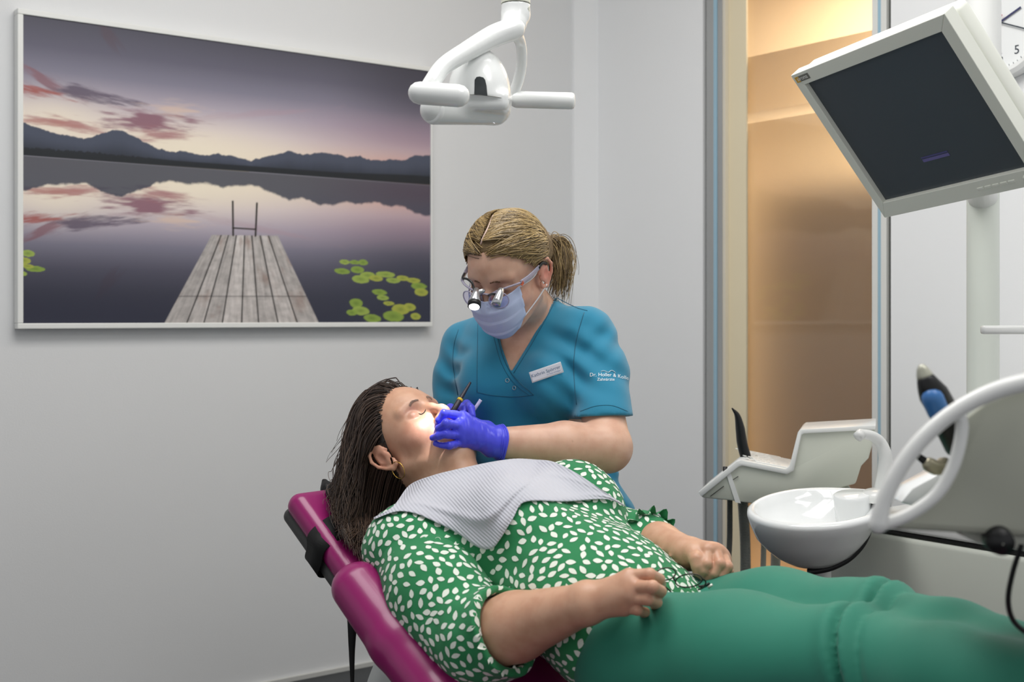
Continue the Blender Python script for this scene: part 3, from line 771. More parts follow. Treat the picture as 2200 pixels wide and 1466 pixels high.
# handpieces
hd = thing('handpiece', 'blurred black handpiece with blue patch and grey tip, crossing the loop handle', 'dental handpiece', J(2056, 945, 1.42))
q = [J(1979, 784, 1.40), J(1986, 806, 1.40), J(1999, 835, 1.40), J(2020, 872, 1.41), J(2040, 915, 1.42), J(2060, 958, 1.44)]
Q = catmull(q, 6)
link('tip', tube(Q[:8], [0.003, 0.0045, 0.006, 0.0068, 0.0075, 0.0085, 0.009, 0.0095], 14), mat('tip_grey', 'B5B5A6', 0.35, metal=0.3), hd)
link('grip', tube(Q[7:], [0.0095+0.007*min(1, i/7) for i in range(len(Q)-7)], 16, round_cap=False), m_black, hd)
link('blue_patch', tube([J(2004, 857, 1.392), J(2016, 885, 1.396)], [0.0125, 0.012], 14, round_cap=True), mat('blue_button', '3E74B4', 0.35), hd)
hd2 = thing('handpiece', 'small blurred black and beige instrument tip seen inside the loop handle', 'dental handpiece', J(2010, 1010, 1.42))
link('tip', tube([J(1976, 983, 1.42), J(1997, 999, 1.42)], [0.004, 0.005], 12, round_cap=True), m_black, hd2)
link('grip', tube(catmull([J(1997, 999, 1.42), J(2014, 1006, 1.42), J(2028, 998, 1.43)], 5), 0.0085, 12, round_cap=True), mat('beige_metal', 'A29C86', 0.35, metal=0.4), hd2)

# ================================================================ OPERATING LAMP
lam = thing('operating_lamp', 'white ceiling-hung operating lamp with two side handles above the patient', 'lamp', J(1050, 268, 2.12))
m_lamp = mat('lamp_white', 'EDEFEE', 0.22, var=0.005, coat=0.4)
m_lampc = mat('lamp_cream', 'DFE0D2', 0.35)
link('ceiling_tube', tube([J(1108, -700, 2.12), J(1108, 8, 2.12)], 31.5/FPX*2.12, 32), m_lampc, lam, sharp=0.7)
S = SDF(J(870, 290, 2.12)+np.array([0, -0.16, 0]), J(1150, 0, 2.12)+np.array([0, 0.18, 0.01]), 0.0018)
S.chain([J(1108, 9, 2.12), J(1108, 32, 2.12), J(1103, 52, 2.11), J(1098, 62, 2.10)], [0.0245, 0.0243, 0.0215, 0.018], 0.004)
S.all(lambda D, X, Y, Z: np.maximum(D, Z-J(0, 10, 2.12)[2]))
link('swivel_joint', S.mesh(), m_lamp, lam)
S = SDF(J(860, 300, 1.9)+np.array([0, -0.1, 0]), J(1250, 20, 2.2)+np.array([0.02, 0.12, 0]), 0.0018)
yk = [J(1104, 62, 2.10), J(1060, 78, 2.08), J(1000, 112, 2.04), J(953, 143, 2.01), J(927, 178, 1.99), J(915, 198, 1.99)]
yk = catmull(yk, 8); S.chain(yk, list(np.interp(np.linspace(0, 5, len(yk)), range(6), [0.019, 0.0185, 0.0155, 0.0138, 0.0130, 0.012])), 0.0015)
yk2 = [J(1104, 66, 2.12), J(1118, 92, 2.16), J(1121, 130, 2.19), J(1114, 172, 2.21), J(1100, 208, 2.22)]
yk2 = catmull(yk2, 8); S.chain(yk2, list(np.interp(np.linspace(0, 4, len(yk2)), range(5), [0.012, 0.0090, 0.0090, 0.0095, 0.0085])), 0.0015)
link('yoke', S.mesh(), m_lamp, lam)
S = SDF(J(895, 290, 2.0)+np.array([0, -0.06, 0]), J(1120, 90, 2.2)+np.array([0, 0.12, 0]), 0.002)
c0 = J(1030, 214, 2.10)
S.ell(c0, (0.054, 0.06, 0.086), 0.001)
S.all(lambda D, X, Y, Z: np.maximum(D, (c0[2]-0.004)-Z))
S.cap(J(934, 236, 2.05), J(1064, 238, 2.12), 0.0245, 0.0245, 0.012)
S.cap(J(934, 240, 2.10), J(1064, 240, 2.14), 0.022, 0.022, 0.012)
S.box(J(1030, 225, 2.10), (0.05, 0.05, 0.017), None, 0.012, 0.01)
V, F = S.mesh(); V = relax(V, F, 2)
link('lamp_head', (V, F), m_lamp, lam)
lb = bvh_of(V, F)
link('end_disc', lathe([(0.0003, 0.002), (0.018, 0.002), (0.021, 0.0005), (0.022, -0.004)], J(929, 238, 2.038), (-0.55, -0.8, 0.02), 32), m_lamp, lam)
pts = [(1019, 203), (1020, 172), (1024, 166), (1030, 165), (1038, 167), (1042, 172), (1045, 185), (1047, 205)]
Pw = [shoot(lb, x, y, 0.0012, 2.04)[0] for x, y in pts]
pc = np.mean(pts, 0); PVw = []; kk_ = len(pts)
for f_ in (1, .8, .55, .3): PVw += [shoot(lb, *(pc+(np.array(p)-pc)*f_), 0.0012, 2.04)[0] for p in pts]
PVw.append(shoot(lb, *pc, .0012, 2.04)[0])
PFw = [(r*kk_+i, r*kk_+(i+1) % kk_, (r+1)*kk_+(i+1) % kk_, (r+1)*kk_+i) for r in range(3) for i in range(kk_)]+[(3*kk_+i, 3*kk_+(i+1) % kk_, 4*kk_) for i in range(kk_)]
link('sensor_window', (PVw, PFw), mat('dark_window', '3A3E40', 0.12), lam)
sm = [shoot(lb, x, y, 0.0002, 2.05)[0] for x, y in ((1002, 203), (1025, 204), (1050, 206), (1075, 210), (1093, 214))]
link('seam', tube(catmull(sm, 4), 0.0006, 6), mat('seam_grey', '8C8C88', 0.6), lam)
link('handle', tube([J(901, 200, 1.98), J(985, 206, 1.98)], 0.0182, 28, round_cap=True), m_lamp, lam)
link('handle', tube([J(1097, 214, 2.22), J(1104, 214, 2.22), J(1110, 214, 2.22), J(1222, 217, 2.22), J(1229, 217, 2.22), J(1233, 217, 2.22), J(1235, 217, 2.22)], [.010, .0135, 0.0150, .0152, .0150, .0130, .009], 28), m_lamp, lam, sharp=1.0)
link('lens', lathe([(0.0003, 0.002), (0.009, 0.0015), (0.010, 0)], J(1052, 264, 2.11), (0, -0.15, -1), 24), mat('lamp_lens', 'FFFFFF', 0.1, emit='F4F2FF', estr=1.0), lam)
lo = J(1124, 15, 2.105)
link('sticker', extrude([J(1112, 12, 2.0966), J(1138, 15, 2.108), J(1138, 24, 2.108), J(1112, 22, 2.0966)], (0.0, 0.001, 0.0)), mat('sticker_cream', 'D9DACB', 0.5), lam, smooth=False)
mk = M(); rr = random.Random(5)
for i in range(11):
    x = 1121+i*1.35
    d_ = 2.0966+(x-1112)/26*0.0114-0.0006
    mk.add(*extrude([J(x, 17.5, d_), J(x+rr.choice([.5, .9]), 17.6, d_), J(x+.6, 21.5, d_), J(x, 21.4, d_)], (0, 0.0002, 0)))
link('barcode', mk, m_black, lam, smooth=False)

# ================================================================ PEOPLE
def skin_mat(name, tone, rough=0.42):
    m = bpy.data.materials.new(name); m.use_nodes = True; nt = m.node_tree; b = nt.nodes['Principled BSDF']; L = nt.links
    a = nt.nodes.new('ShaderNodeAttribute'); a.attribute_name = 'Col'
    tc = nt.nodes.new('ShaderNodeTexCoord'); n = nt.nodes.new('ShaderNodeTexNoise'); n.inputs['Scale'].default_value = 45; n.inputs['Detail'].default_value = 5
    L.new(tc.outputs['Object'], n.inputs['Vector'])
    cr = nt.nodes.new('ShaderNodeValToRGB'); cr.color_ramp.elements[0].color = (0.90, 0.84, 0.82, 1); cr.color_ramp.elements[1].color = (1, 1, 1, 1)
    cr.color_ramp.elements[0].position = 0.35; cr.color_ramp.elements[1].position = 0.6
    L.new(n.outputs['Fac'], cr.inputs[0])
    mx = nt.nodes.new('ShaderNodeMix'); mx.data_type = 'RGBA'; mx.blend_type = 'MULTIPLY'; mx.inputs[0].default_value = 1
    L.new(a.outputs['Color'], mx.inputs[6]); L.new(cr.outputs[0], mx.inputs[7]); L.new(mx.outputs[2], b.inputs['Base Color'])
    b.inputs['Roughness'].default_value = rough
    b.inputs['Subsurface Weight'].default_value = 0.25; b.inputs['Subsurface Radius'].default_value = (1, 0.4, 0.25); b.inputs['Subsurface Scale'].default_value = 0.006
    n2 = nt.nodes.new('ShaderNodeTexNoise'); n2.inputs['Scale'].default_value = 700; n2.inputs['Detail'].default_value = 2
    L.new(tc.outputs['Object'], n2.inputs['Vector'])
    bp = nt.nodes.new('ShaderNodeBump'); bp.inputs['Strength'].default_value = 0.15; bp.inputs['Distance'].default_value = 0.0006
    L.new(n2.outputs['Fac'], bp.inputs['Height']); L.new(bp.outputs[0], b.inputs['Normal'])
    return m
def cloth_mat(name, color, weave=900, rough=0.85, bump=0.3, sheen=0.2):
    return mat(name, color, rough, bump=bump, scale=weave, var=0.05, vscale=25, sheen=sheen)
def paint(o, V, blobs, base):
    C = np.tile(np.array(lin(base)), (len(V), 1))
    for p, r, c, a in blobs:
        w = np.exp(-((V-np.asarray(p))**2).sum(1)/(r*r))*a
        C = C*(1-w[:, None])+np.array(lin(c))*w[:, None]
    at = o.data.color_attributes.new('Col', 'FLOAT_COLOR', 'POINT')
    at.data.foreach_set('color', np.concatenate([C, np.ones((len(V), 1))], 1).astype(np.float32).ravel())

class Head:
    def __init__(s, origin, F, Lh, scale=1.0):
        s.F = nrm(F); s.L = nrm(np.asarray(Lh)-s.F*(np.asarray(Lh) @ s.F)); s.U = np.cross(s.F, s.L)
        s.A = np.array([s.L, s.F, s.U]); s.o = np.asarray(origin, float); s.k = scale
    def p(s, l, f, u): return s.o+s.k*(l*s.L+f*s.F+u*s.U)
    def loc(s, P): return ((np.asarray(P)-s.o) @ s.A.T)/s.k
    def build(s, S, jaw=0.0, wide=1.0):
        k = s.k; p = s.p
        e = lambda c, r, kk=0.012, sub=False: S.ell(p(*c), np.array(r)*k, kk, s.A, sub)
        c_ = lambda a, b, ra, rb=None, kk=0.01, sub=False: S.cap(p(*a), p(*b), ra*k, (rb if rb is not None else ra)*k, kk, None, sub)
        e((0, -.010, .030), (.073, .090, .082), .01)
        e((0, .028, .020), (.060, .062, .070), .02)
        e((0, .030, -.030-jaw*.3), (.058*wide, .058, .075+jaw*.3), .02)
        for q in (-1, 1):
            c_((q*.054, .0, -.055), (q*.030, .058, -.092-jaw), .016, .014, .025)
            e((q*.038, .052, -.034), (.024*wide, .028, .026), .02)
            c_((q*.012, .078, .020), (q*.045, .066, .020), .009, .007, .012)
        e((0, .070, -.098-jaw), (.020, .018, .017), .02)
        e((0, .066, -.070-jaw*.5), (.030, .024, .026), .02)
        for q in (-1, 1):
            e((q*.032, .090, .001), (.017, .018, .012), .014, True)
            e((q*.031, .0685, -.001), (.0145, .0135, .0125), .004)
        # nose
        S.chain([p(0, .080, .012), p(0, .094, -.008), p(0, .107, -.030), p(0, .110, -.038)], [.0065*k, .0070*k, .0090*k, .0098*k], .008)
        for q in (-1, 1):
            e((q*.0125, .0965, -.041), (.0078, .011, .0082), .006)
        for q in (-1, 1):
            c_((q*.0075, .104, -.0510), (q*.0080, .098, -.040), .0036, .0030, .003, True)
        # lips
        if jaw < 0.004:
            S.chain([p(-.022, .078, -.068), p(-.008, .089, -.064), p(.008, .089, -.064), p(.022, .078, -.068)], [.003*k, .0055*k, .0055*k, .003*k], .004)
            S.chain([p(-.019, .078, -.071), p(0, .088, -.0735), p(.019, .078, -.071)], [.003*k, .006*k, .003*k], .004)
        else:
            e((0, .092, -.066-jaw*.5), (.022, .034, .009+jaw*.45), .004, True)
            S.chain([p(-.023, .076, -.066-jaw*.4), p(-.008, .090, -.058), p(.008, .090, -.058), p(.023, .076, -.066-jaw*.4)], [.0035*k, .005*k, .005*k, .0035*k], .004)
            S.chain([p(-.022, .075, -.069-jaw*.5), p(-.008, .085, -.074-jaw), p(.008, .085, -.074-jaw), p(.022, .075, -.069-jaw*.5)], [.0035*k, .0058*k, .0058*k, .0035*k], .004)
        # ears
        for q in (-1, 1):
            rot = lambda f, u, l=0.0: p(q*(.0735+l+max(0, -f*0.28)), f-.006, u-.010)
            S.ell(p(q*.080, -.012, -.008), np.array((.0045, .0165, .027))*k, .004, s.A)
            rim = [rot(.012, .004, .002), rot(.006, .020, .004), rot(-.006, .029, .006), rot(-.019, .026, .008), rot(-.025, .012, .009), rot(-.022, -.006, .008), rot(-.014, -.020, .006), rot(-.004, -.030, .004), rot(.006, -.028, .002), rot(.008, -.018, .001)]
            rr = [.0026, .0030, .0032, .0034, .0034, .0032, .0032, .0052, .0046, .003]
            S.chain(rim, [x*k for x in rr], .0022)
            anti = [rot(-.004, .016, .005), rot(-.013, .010, .006), rot(-.014, -.004, .006), rot(-.007, -.014, .005)]
            S.chain(anti, [.0024*k]*4, .002)
            S.ell(p(q*.0875, -.010, -.012), np.array((.0065, .0075, .0105))*k, .003, s.A, True)
            S.cap(rot(.010, -.004, .004), rot(.009, -.010, .004), .0032*k, .003*k, .003)

def hand_sdf(S, wrist, mcp, fingers, thumb, rs=(.0088, .0078, .0070, .0062), palm_r=.0125, grow=0.0, back=None, wr=0.024, k=0.006):
    """wrist point, 4 knuckle points, 4 fingers [pip, dip, tip], thumb [cmc, mcp, ip, tip]"""
    wrist = np.asarray(wrist, float)
    sc = [1.0, 1.04, 1.0, 0.86]
    for i, m_ in enumerate(mcp):
        S.cap(wrist+(m_-wrist)*0.06, m_, palm_r+.003+grow, palm_r*0.84+grow, 0.014)
    for i in range(3):
        mid = (mcp[i]+mcp[i+1])/2; S.cap(wrist+(mid-wrist)*0.2, mid+(wrist-mid)*0.1, palm_r+.001+grow, palm_r*0.8+grow, 0.01)
    for i, f in enumerate(fingers):
        P = [mcp[i]]+[np.asarray(x, float) for x in f]
        R = [rs[0]*1.08, rs[1]*1.05, rs[2], rs[3]]
        S.chain(P, [r*sc[i]+grow for r in R], 0.0016)
        S.ell(P[1], np.array([1, 1, 1])*(rs[1]*1.10*sc[i]+grow), 0.0016)
    P = [np.asarray(x, float) for x in thumb]
    S.chain(P, [.0150+grow, .0112+grow, .0094+grow, .0076+grow], 0.005)
    S.cap(P[0], mcp[0]*0.5+wrist*0.5, .014+grow, .011+grow, 0.012)

def folds(amp, scale, seed, dirv=None, stretch=3.0):   # long soft cloth folds for SDF.all
    def f(D, X, Y, Z):
        if dirv is None: n = wob(X, Y, Z, scale, seed)
        else:
            d = nrm(dirv).astype(np.float32); t = X*d[0]+Y*d[1]+Z*d[2]; c = (1-1/stretch)
            n = wob(X-t*d[0]*c, Y-t*d[1]*c, Z-t*d[2]*c, scale, seed)
        return D+amp*n*np.exp(-(D/0.03)**2)
    return f

# ---------------------------------------------------------------- PATIENT
pat = thing('person', 'patient in a green leaf-print blouse and green trousers lying back in the magenta chair', 'person', J(1150, 1420, 2.0))
m_skin = skin_mat('skin_patient', 'D9A58A')
SKP = 'D0A387'
Fp = nrm((.40, -.49, .775)); Lp = nrm((.63, .76, .155))
ear = J(823, 985, 2.205)
hp_ = Head((0, 0, 0), Fp, Lp, .94)
hp_.o = ear-(hp_.p(-.079, -.012, -.010)-hp_.o)
N0 = J(1000, 1085, 2.17)                                   # base of the neck
shN, shF = J(885, 1182, 2.03), J(1135, 1100, 2.30)         # near, far shoulder
hip = J(1430, 1395, 1.90)
sp_ = nrm(hip-N0); rt = nrm(np.array([-.67, -.74, 0.0])); rt = nrm(rt-sp_*(rt @ sp_)); up_ = np.cross(sp_, rt); up_ = up_ if up_[2] > 0 else -up_
TA = np.array([rt, sp_, up_])
def tp(l, s, u): return N0+rt*l+sp_*s+up_*u               # torso frame: to her right, down the spine, to the front
lo = J(640, 1200, 2.2)-np.array([.05, .25, .05])
S = SDF(hp_.o-np.array([.2, .19, .22]), hp_.o+np.array([.32, .17, .17]), 0.002)
hp_.build(S, jaw=0.014, wide=1.08)
S.chain([hp_.p(0, -.025, -.035), hp_.p(0, -.008, -.085), tp(0, -.01, .0)], [.052, .048, .056], .02)
S.cap(hp_.p(0, .035, -.085), tp(0, .00, .03), .030, .03, .03)
S.cap(tp(-.07, .03, .0), tp(.07, .03, .0), .05, .05, .03)
headV, headF = S.mesh(); headV = relax(headV, headF, 1, 0.4)
# near forearm and hand (her right), far forearm and hand (her left)
def arm_hand(elbow, wrist, re, rw, mcp, fingers, thumb, h=0.0017, grow=0.0, **kw):
    allp = np.array([elbow, wrist]+list(mcp)+[x for f in fingers for x in f]+list(thumb))
    S = SDF(allp.min(0)-.065, allp.max(0)+.065, h)
    mid = elbow+(wrist-elbow)*0.35
    S.chain([elbow, mid, wrist], [re+grow, re*0.98+grow, rw+grow], .01)
    wd = nrm(np.cross(wrist-elbow, kw.pop('back')))
    S.cap(wrist-wd*.007, wrist+wd*.007, rw*.86+grow, rw*.86+grow, .012)
    hand_sdf(S, wrist, mcp, fingers, thumb, grow=grow, **kw)
    return S
elN, wrN = J(1035, 1372, 1.86), J(1262, 1296, 1.735)
mN = [J(1352, 1238, 1.715), J(1364, 1262, 1.70), J(1358, 1286, 1.70), J(1342, 1307, 1.71)]
fN = [[J(1396, 1235, 1.70), J(1417, 1245, 1.72), J(1421, 1256, 1.75)], [J(1402, 1262, 1.680), J(1420, 1271, 1.70), J(1417, 1278, 1.73)],
      [J(1392, 1288, 1.685), J(1411, 1295, 1.705), J(1406, 1300, 1.735)], [J(1370, 1311, 1.695), J(1386, 1316, 1.715), J(1382, 1320, 1.74)]]
tN = [J(1295, 1272, 1.745), J(1335, 1255, 1.76), J(1375, 1250, 1.765), J(1405, 1256, 1.76)]
SN = arm_hand(elN, wrN, .051, .0275, mN, fN, tN, back=np.array([-.3, -.8, .5]), rs=(.0086, .0082, .0076, .0068), palm_r=.0135)
armNV, armNF = SN.mesh()
elF, wrF = J(1385, 1168, 2.10), J(1478, 1190, 1.985)
mF = [J(1520, 1184, 1.945), J(1537, 1182, 1.95), J(1551, 1192, 1.955), J(1557, 1208, 1.96)]
fF = [[J(1519, 1212, 1.925), J(1513, 1227, 1.925), J(1509, 1238, 1.93)], [J(1546, 1212, 1.925), J(1534, 1233, 1.922), J(1519, 1249, 1.93)],
      [J(1563, 1218, 1.93), J(1550, 1238, 1.925), J(1535, 1251, 1.93)], [J(1566, 1228, 1.94), J(1555, 1243, 1.935), J(1543, 1250, 1.935)]]
tF = [J(1490, 1190, 1.96), J(1497, 1203, 1.935), J(1499, 1217, 1.93), J(1498, 1230, 1.93)]
SF = arm_hand(elF, wrF, .040, .026, mF, fF, tF, back=np.array([.3, -.3, .9]), rs=(.0088, .0080, .0074, .0066), palm_r=.013)
armFV, armFF = SF.mesh()
# hidden trunk under the clothes keeps the body one figure
S = SDF(tp(0, .25, 0)-.42, tp(0, .25, 0)+.42, 0.008)
S.chain([tp(0, .03, -.01), tp(0, .2, .0), tp(0, .42, .0)], [.07, .10, .10], .05, flat=(rt, 0.75))
S.cap(tp(.10, .05, -.01), shN, .05, .045, .04); S.cap(shN, elN, .042, .045, .02)
S.cap(tp(-.10, .05, -.01), shF, .05, .045, .04); S.cap(shF, elF, .042, .036, .02)
trV, trF = S.mesh()
V, F = joinq((headV, headF), (armNV, armNF), (armFV, armFF), (trV, trF))
po = link('body', (V, F), m_skin, pat)
h = hp_.p
paint(po, V, [(h(-.045, .055, -.035), .03, 'D08878', .55), (h(.045, .055, -.035), .03, 'D08878', .5), (h(0, .11, -.038), .016, 'CF8C7C', .5), (h(-.08, -.012, -.01), .028, 'D48D78', .55),
               (h(0, .088, -.058), .012, 'B8606A', .8), (h(-.012, .083, -.086), .013, 'B8606A', .85), (h(.012, .083, -.086), .013, 'B8606A', .85),
               (h(-.032, .08, .008), .012, 'C79A8E', .5), (h(0, .06, -.075), .018, '7A1A20', .8)]
      + [(f[-1], .010, 'D89A8C', .7) for f in fN+fF] + [(f[0], .010, 'C98A76', .4) for f in fN+fF] + [(x, .012, 'C88E78', .35) for x in mN+mF], SKP)
hb = bvh_of(headV, headF)
# mouth interior, lashes, brow, nails
link('mouth_interior', (lambda v, f: (v, f))(*lathe([(.0005, .0), (.014, .0), (.016, -.004), (.012, -.012), (.0005, -.014)], h(0, .071, -.074), Fp, 20)), mat('mouth_red', '8E1C24', 0.3), pat)
m_lash = mat('dark_lash', '1C1512', 0.6)
def on_head(H, bvh, l, f, u, lift=0.0004):
    o = H.p(l, f, u); c = H.p(0, 0, u*0.6)
    d = nrm(c-o); hit = bvh.ray_cast(Vector(o), Vector(d))
    return (np.array(hit[0])-d*lift) if hit[0] is not None else o
for q in (-1, 1):
    Pl = [on_head(hp_, hb, q*x, .15, u) for x, u in ((.019, -.006), (.025, -.009), (.032, -.010), (.039, -.0085), (.046, -.004))]
    link('eyelashes', tube(catmull(Pl, 5), list(np.interp(np.linspace(0, 1, 21), [0, .2, .8, 1], [.0003, .0009, .001, .0004])), 6), m_lash, pat)
    mb = M()
    for i in range(150):
        t = nrng.random(); x = .017+.036*t; u = .0215+.006*math.sin(t*2.6)-.004*t+nrng.normal()*.0014
        a0 = on_head(hp_, hb, q*x, .15, u, .0002); a1 = on_head(hp_, hb, q*(x+.006), .15, u+.001, .0009)
        mb.add(*tube([a0, (a0+a1)/2+Fp*.0003, a1], [.00035, .0003, .0001], 3))
    link('eyebrow', mb, mat('brow_brown', 'A58C7E', 0.7), pat, kind='stuff')
m_nail = mat('fingernail', 'E3B9AE', 0.25)
def nail(f, nrm_dir, parent, r=.0075):
    d = nrm(f[2]-f[1]); n = nrm(nrm_dir-d*(nrm_dir @ d)); s_ = np.cross(d, n); c = f[2]-d*.001+n*(r*.86)
    V = []; 
    for i in range(7):
        for j in range(5):
            x = (i/6-.5)*.0105; y = (j/4-.5)*.0095
            V.append(c+d*x+s_*y-n*(y*y/.012+max(0, x)*.12)+n*.0002)
    F = [(i*5+j, i*5+j+1, (i+1)*5+j+1, (i+1)*5+j) for i in range(6) for j in range(4)]
    link('fingernail', (V, F), m_nail, parent)
for f in fF[:3]: nail(f, np.array([.35, -.7, .45]), pat)
nail([tF[1], tF[2], tF[3]], np.array([.3, -.8, .3]), pat, .0078)
# freckle-free ring: hoop earring
er = h(-.080, -.004, -.052)
link('hoop_earring', tube([er+.016*(math.cos(t)*hp_.F*.9+math.sin(t)*hp_.U) for t in np.linspace(0, 2*PI, 28, endpoint=False)], .0007, 6, closed=True), mat('gold', 'D8B25A', 0.25, metal=1.0), label='thin gold hoop earring below the patient\'s ear', cat='earring')

# blouse
S = SDF(np.minimum.reduce([shN, shF, hip, elN])-np.array([.13, .16, .16]), np.maximum.reduce([shN, shF, hip, elF])+np.array([.14, .14, .22]), 0.0042)
S.chain([tp(0, .03, .0), tp(0, .12, .01)], [.075, .10], .05, flat=(rt, 0.62))
S.ell(tp(.01, .15, .006), (.150, .17, .100), .04, TA)
S.ell(tp(.075, .17, .075), (.075, .085, .062), .04, TA); S.ell(tp(-.075, .17, .085), (.078, .085, .068), .04, TA)
S.ell(tp(.03, .32, .020), (.150, .15, .112), .05, TA)
S.ell(tp(.025, .42, .012), (.150, .10, .100), .05, TA)
S.chain([tp(.09, .03, .0), shN], [.062, .072], .04); S.chain([tp(-.09, .03, .0), shF], [.062, .066], .04)
midN = (shN+elN)/2+np.array([-.012, 0, -.008])
S.chain([shN, (shN+midN)/2], [.070, .066], .03)
S.chain([shF, (shF+elF)/2, elF, elF+nrm(wrF-elF)*.01], [.066, .06, .05, .046], .02)
# sleeve mouth: hollow the sleeve ends around the skin
def cutend(S, c, d, r):
    d = nrm(d)
    S.cap(c+d*.001, c+d*.10, r, r, .002, None, True)
endN = elN+nrm(wrN-elN)*.075; dN = nrm(wrN-elN); e1 = elN+dN*.056
S.cap(tp(0, -.06, .02), tp(0, .03, .03), .062, .05, .01, None, True)
def blouse_folds(D, X, Y, Z):
    n1 = wob(X, Y, Z, 26, 3); n2 = wob(X*0.6+Z*0.3, Y*0.6, Z*1.6-X*.5, 60, 5)
    c = endN; w = np.exp(-((X-elN[0])**2+(Y-elN[1])**2+(Z-elN[2])**2)/.09**2)
    w2 = np.exp(-((X-tp(.14, .14, .05)[0])**2+(Y-tp(.14, .14, .05)[1])**2+(Z-tp(.14, .14, .05)[2])**2)/.1**2)
    return D+(0.0035*n1+0.0022*n2+(w*0.0045+w2*.003)*wob(X, Y, Z, 95, 9))*np.exp(-(D/.03)**2)
S.all(blouse_folds)
shV, shFc = S.mesh()
S = SDF(np.minimum(shN, elN)-.13, np.maximum(shN, elN)+.13, .0038)
S.chain([shN, midN, elN-dN*.012], [.073, .077, .070], .03); S.cap(elN, elN+dN*.07, .069, .066, .015)
S.all(blouse_folds)
S.all(lambda D, X, Y, Z: np.maximum(D, (X-e1[0])*dN[0]+(Y-e1[1])*dN[1]+(Z-e1[2])*dN[2]))
S.cap(e1-dN*.018, e1+dN*.05, .055, .055, .003, None, True)
shV, shFc = joinq((shV, shFc), S.mesh()); shV = relax(shV, shFc, 1, .4)
sb_ = bvh_of(shV, shFc)
# white leaves of the print: thin shapes in the blouse mesh itself, spread evenly over the cloth
tri = shV[shFc[:, 0]]; cen = shV[shFc].mean(1)
nor = np.cross(shV[shFc[:, 2]]-shV[shFc[:, 0]], shV[shFc[:, 3]]-shV[shFc[:, 1]]); nor /= np.linalg.norm(nor, axis=1)[:, None]+1e-12
order = nrng.permutation(len(cen)); cell = {}; rad = .0134; keep = []
for i in order:
    p = cen[i]; c = tuple(np.floor(p/rad).astype(int)); ok = True
    for dx in (-1, 0, 1):
        for dy in (-1, 0, 1):
            for dz in (-1, 0, 1):
                for j in cell.get((c[0]+dx, c[1]+dy, c[2]+dz), ()):
                    if ((cen[j]-p)**2).sum() < rad*rad: ok = False; break
                if not ok: break
            if not ok: break
        if not ok: break
    if ok: cell.setdefault(c, []).append(i); keep.append(i)
leafV = []; leafF = []; nn_ = 0
shape = [(-1, 0), (-.72, .55), (-.25, .92), (.3, .80), (.75, .38), (1, 0), (.75, -.38), (.3, -.80), (-.25, -.92), (-.72, -.55)]
for i in keep:
    n = nor[i]; a = nrm(np.cross(n, (0.2, 0.5, 0.8))); b = np.cross(n, a); w = nrng.random()*2*PI
    x = math.cos(w)*a+math.sin(w)*b; y = np.cross(n, x); ln = .0062+.0024*nrng.random(); wd = .0040+.0014*nrng.random()
    P = cen[i]+np.array([x*sx*ln+y*sy*wd for sx, sy in shape]+[x*0])
    out_ = []
    for q in P:
        hh = sb_.ray_cast(Vector(q+n*.006), Vector(-n), .014)
        out_.append(np.array(hh[0])+n*.0007 if hh[0] is not None else q+n*.0007)
    leafV += out_; leafF += [(nn_+k, nn_+(k+1) % 10, nn_+10) for k in range(10)]; nn_ += 11
mm = M(); mm.add(shV, shFc.tolist(), 0); mm.add(leafV, leafF, 1)
m_green = cloth_mat('green_blouse', '25824F', 1100, sheen=0.15); m_leaf = cloth_mat('leaf_print_white', 'E9F0E4', 1100, sheen=0.1)
link('blouse', mm, [m_green, m_leaf], pat)
# ruffled cuff of the far sleeve
cuff = M(); d = nrm(wrF-elF); a, b, _ = frame_from(d)
c0_ = J(1392, 1158, 2.085)
for ring_, (off, r0, amp) in enumerate(((0, .044, .003), (.006, .047, .005), (.012, .050, .0075))):
    for j in range(80):
        t = 2*PI*j/80; r = r0+amp*math.sin(t*13+ring_*.4); cuff.V.append((c0_+d*(off+.003*math.sin(t*9))+r*(math.cos(t)*a+math.sin(t)*b))[None]); cuff.n += 1
cuff.F = [(r*80+j, r*80+(j+1) % 80, (r+1)*80+(j+1) % 80, (r+1)*80+j) for r in range(2) for j in range(80)]; cuff.I = [0]*len(cuff.F)
ck_ = link('cuff_ruffle', cuff, m_green, pat)
# trousers
m_tr = cloth_mat('green_trousers', '1F7A64', 1300, rough=0.7, bump=0.15, sheen=0.12)
hN, kN, aN = J(1395, 1432, 1.80), J(1868, 1438, 1.575), J(2560, 1560, 1.20)
hF, kF, aF = J(1515, 1376, 1.98), J(1888, 1368, 1.69), J(2420, 1500, 1.32)
S = SDF(np.minimum.reduce([hN, aN, hip, kN])-np.array([.17, .12, .17]), np.maximum.reduce([hF, kF, aN, aF])+np.array([.10, .15, .15]), 0.0042)
S.ell(hip+sp_*.01-up_*.012, (.175, .10, .105), .04, TA)
th = lambda a, b, t: a+(b-a)*t
S.chain([hN, th(hN, kN, .45)+np.array([0, 0, .004]), th(hN, kN, .9), kN], [.105, .094, .073, .069], .03)
S.chain([kN, th(kN, aN, .3)-np.array([0, 0, .004]), th(kN, aN, .8), aN], [.068, .069, .054, .046], .02)
S.chain([hF, th(hF, kF, .45)+np.array([0, 0, .006]), th(hF, kF, .9), kF], [.102, .093, .073, .069], .03)
S.chain([kF, th(kF, aF, .35), aF], [.067, .066, .046], .02)
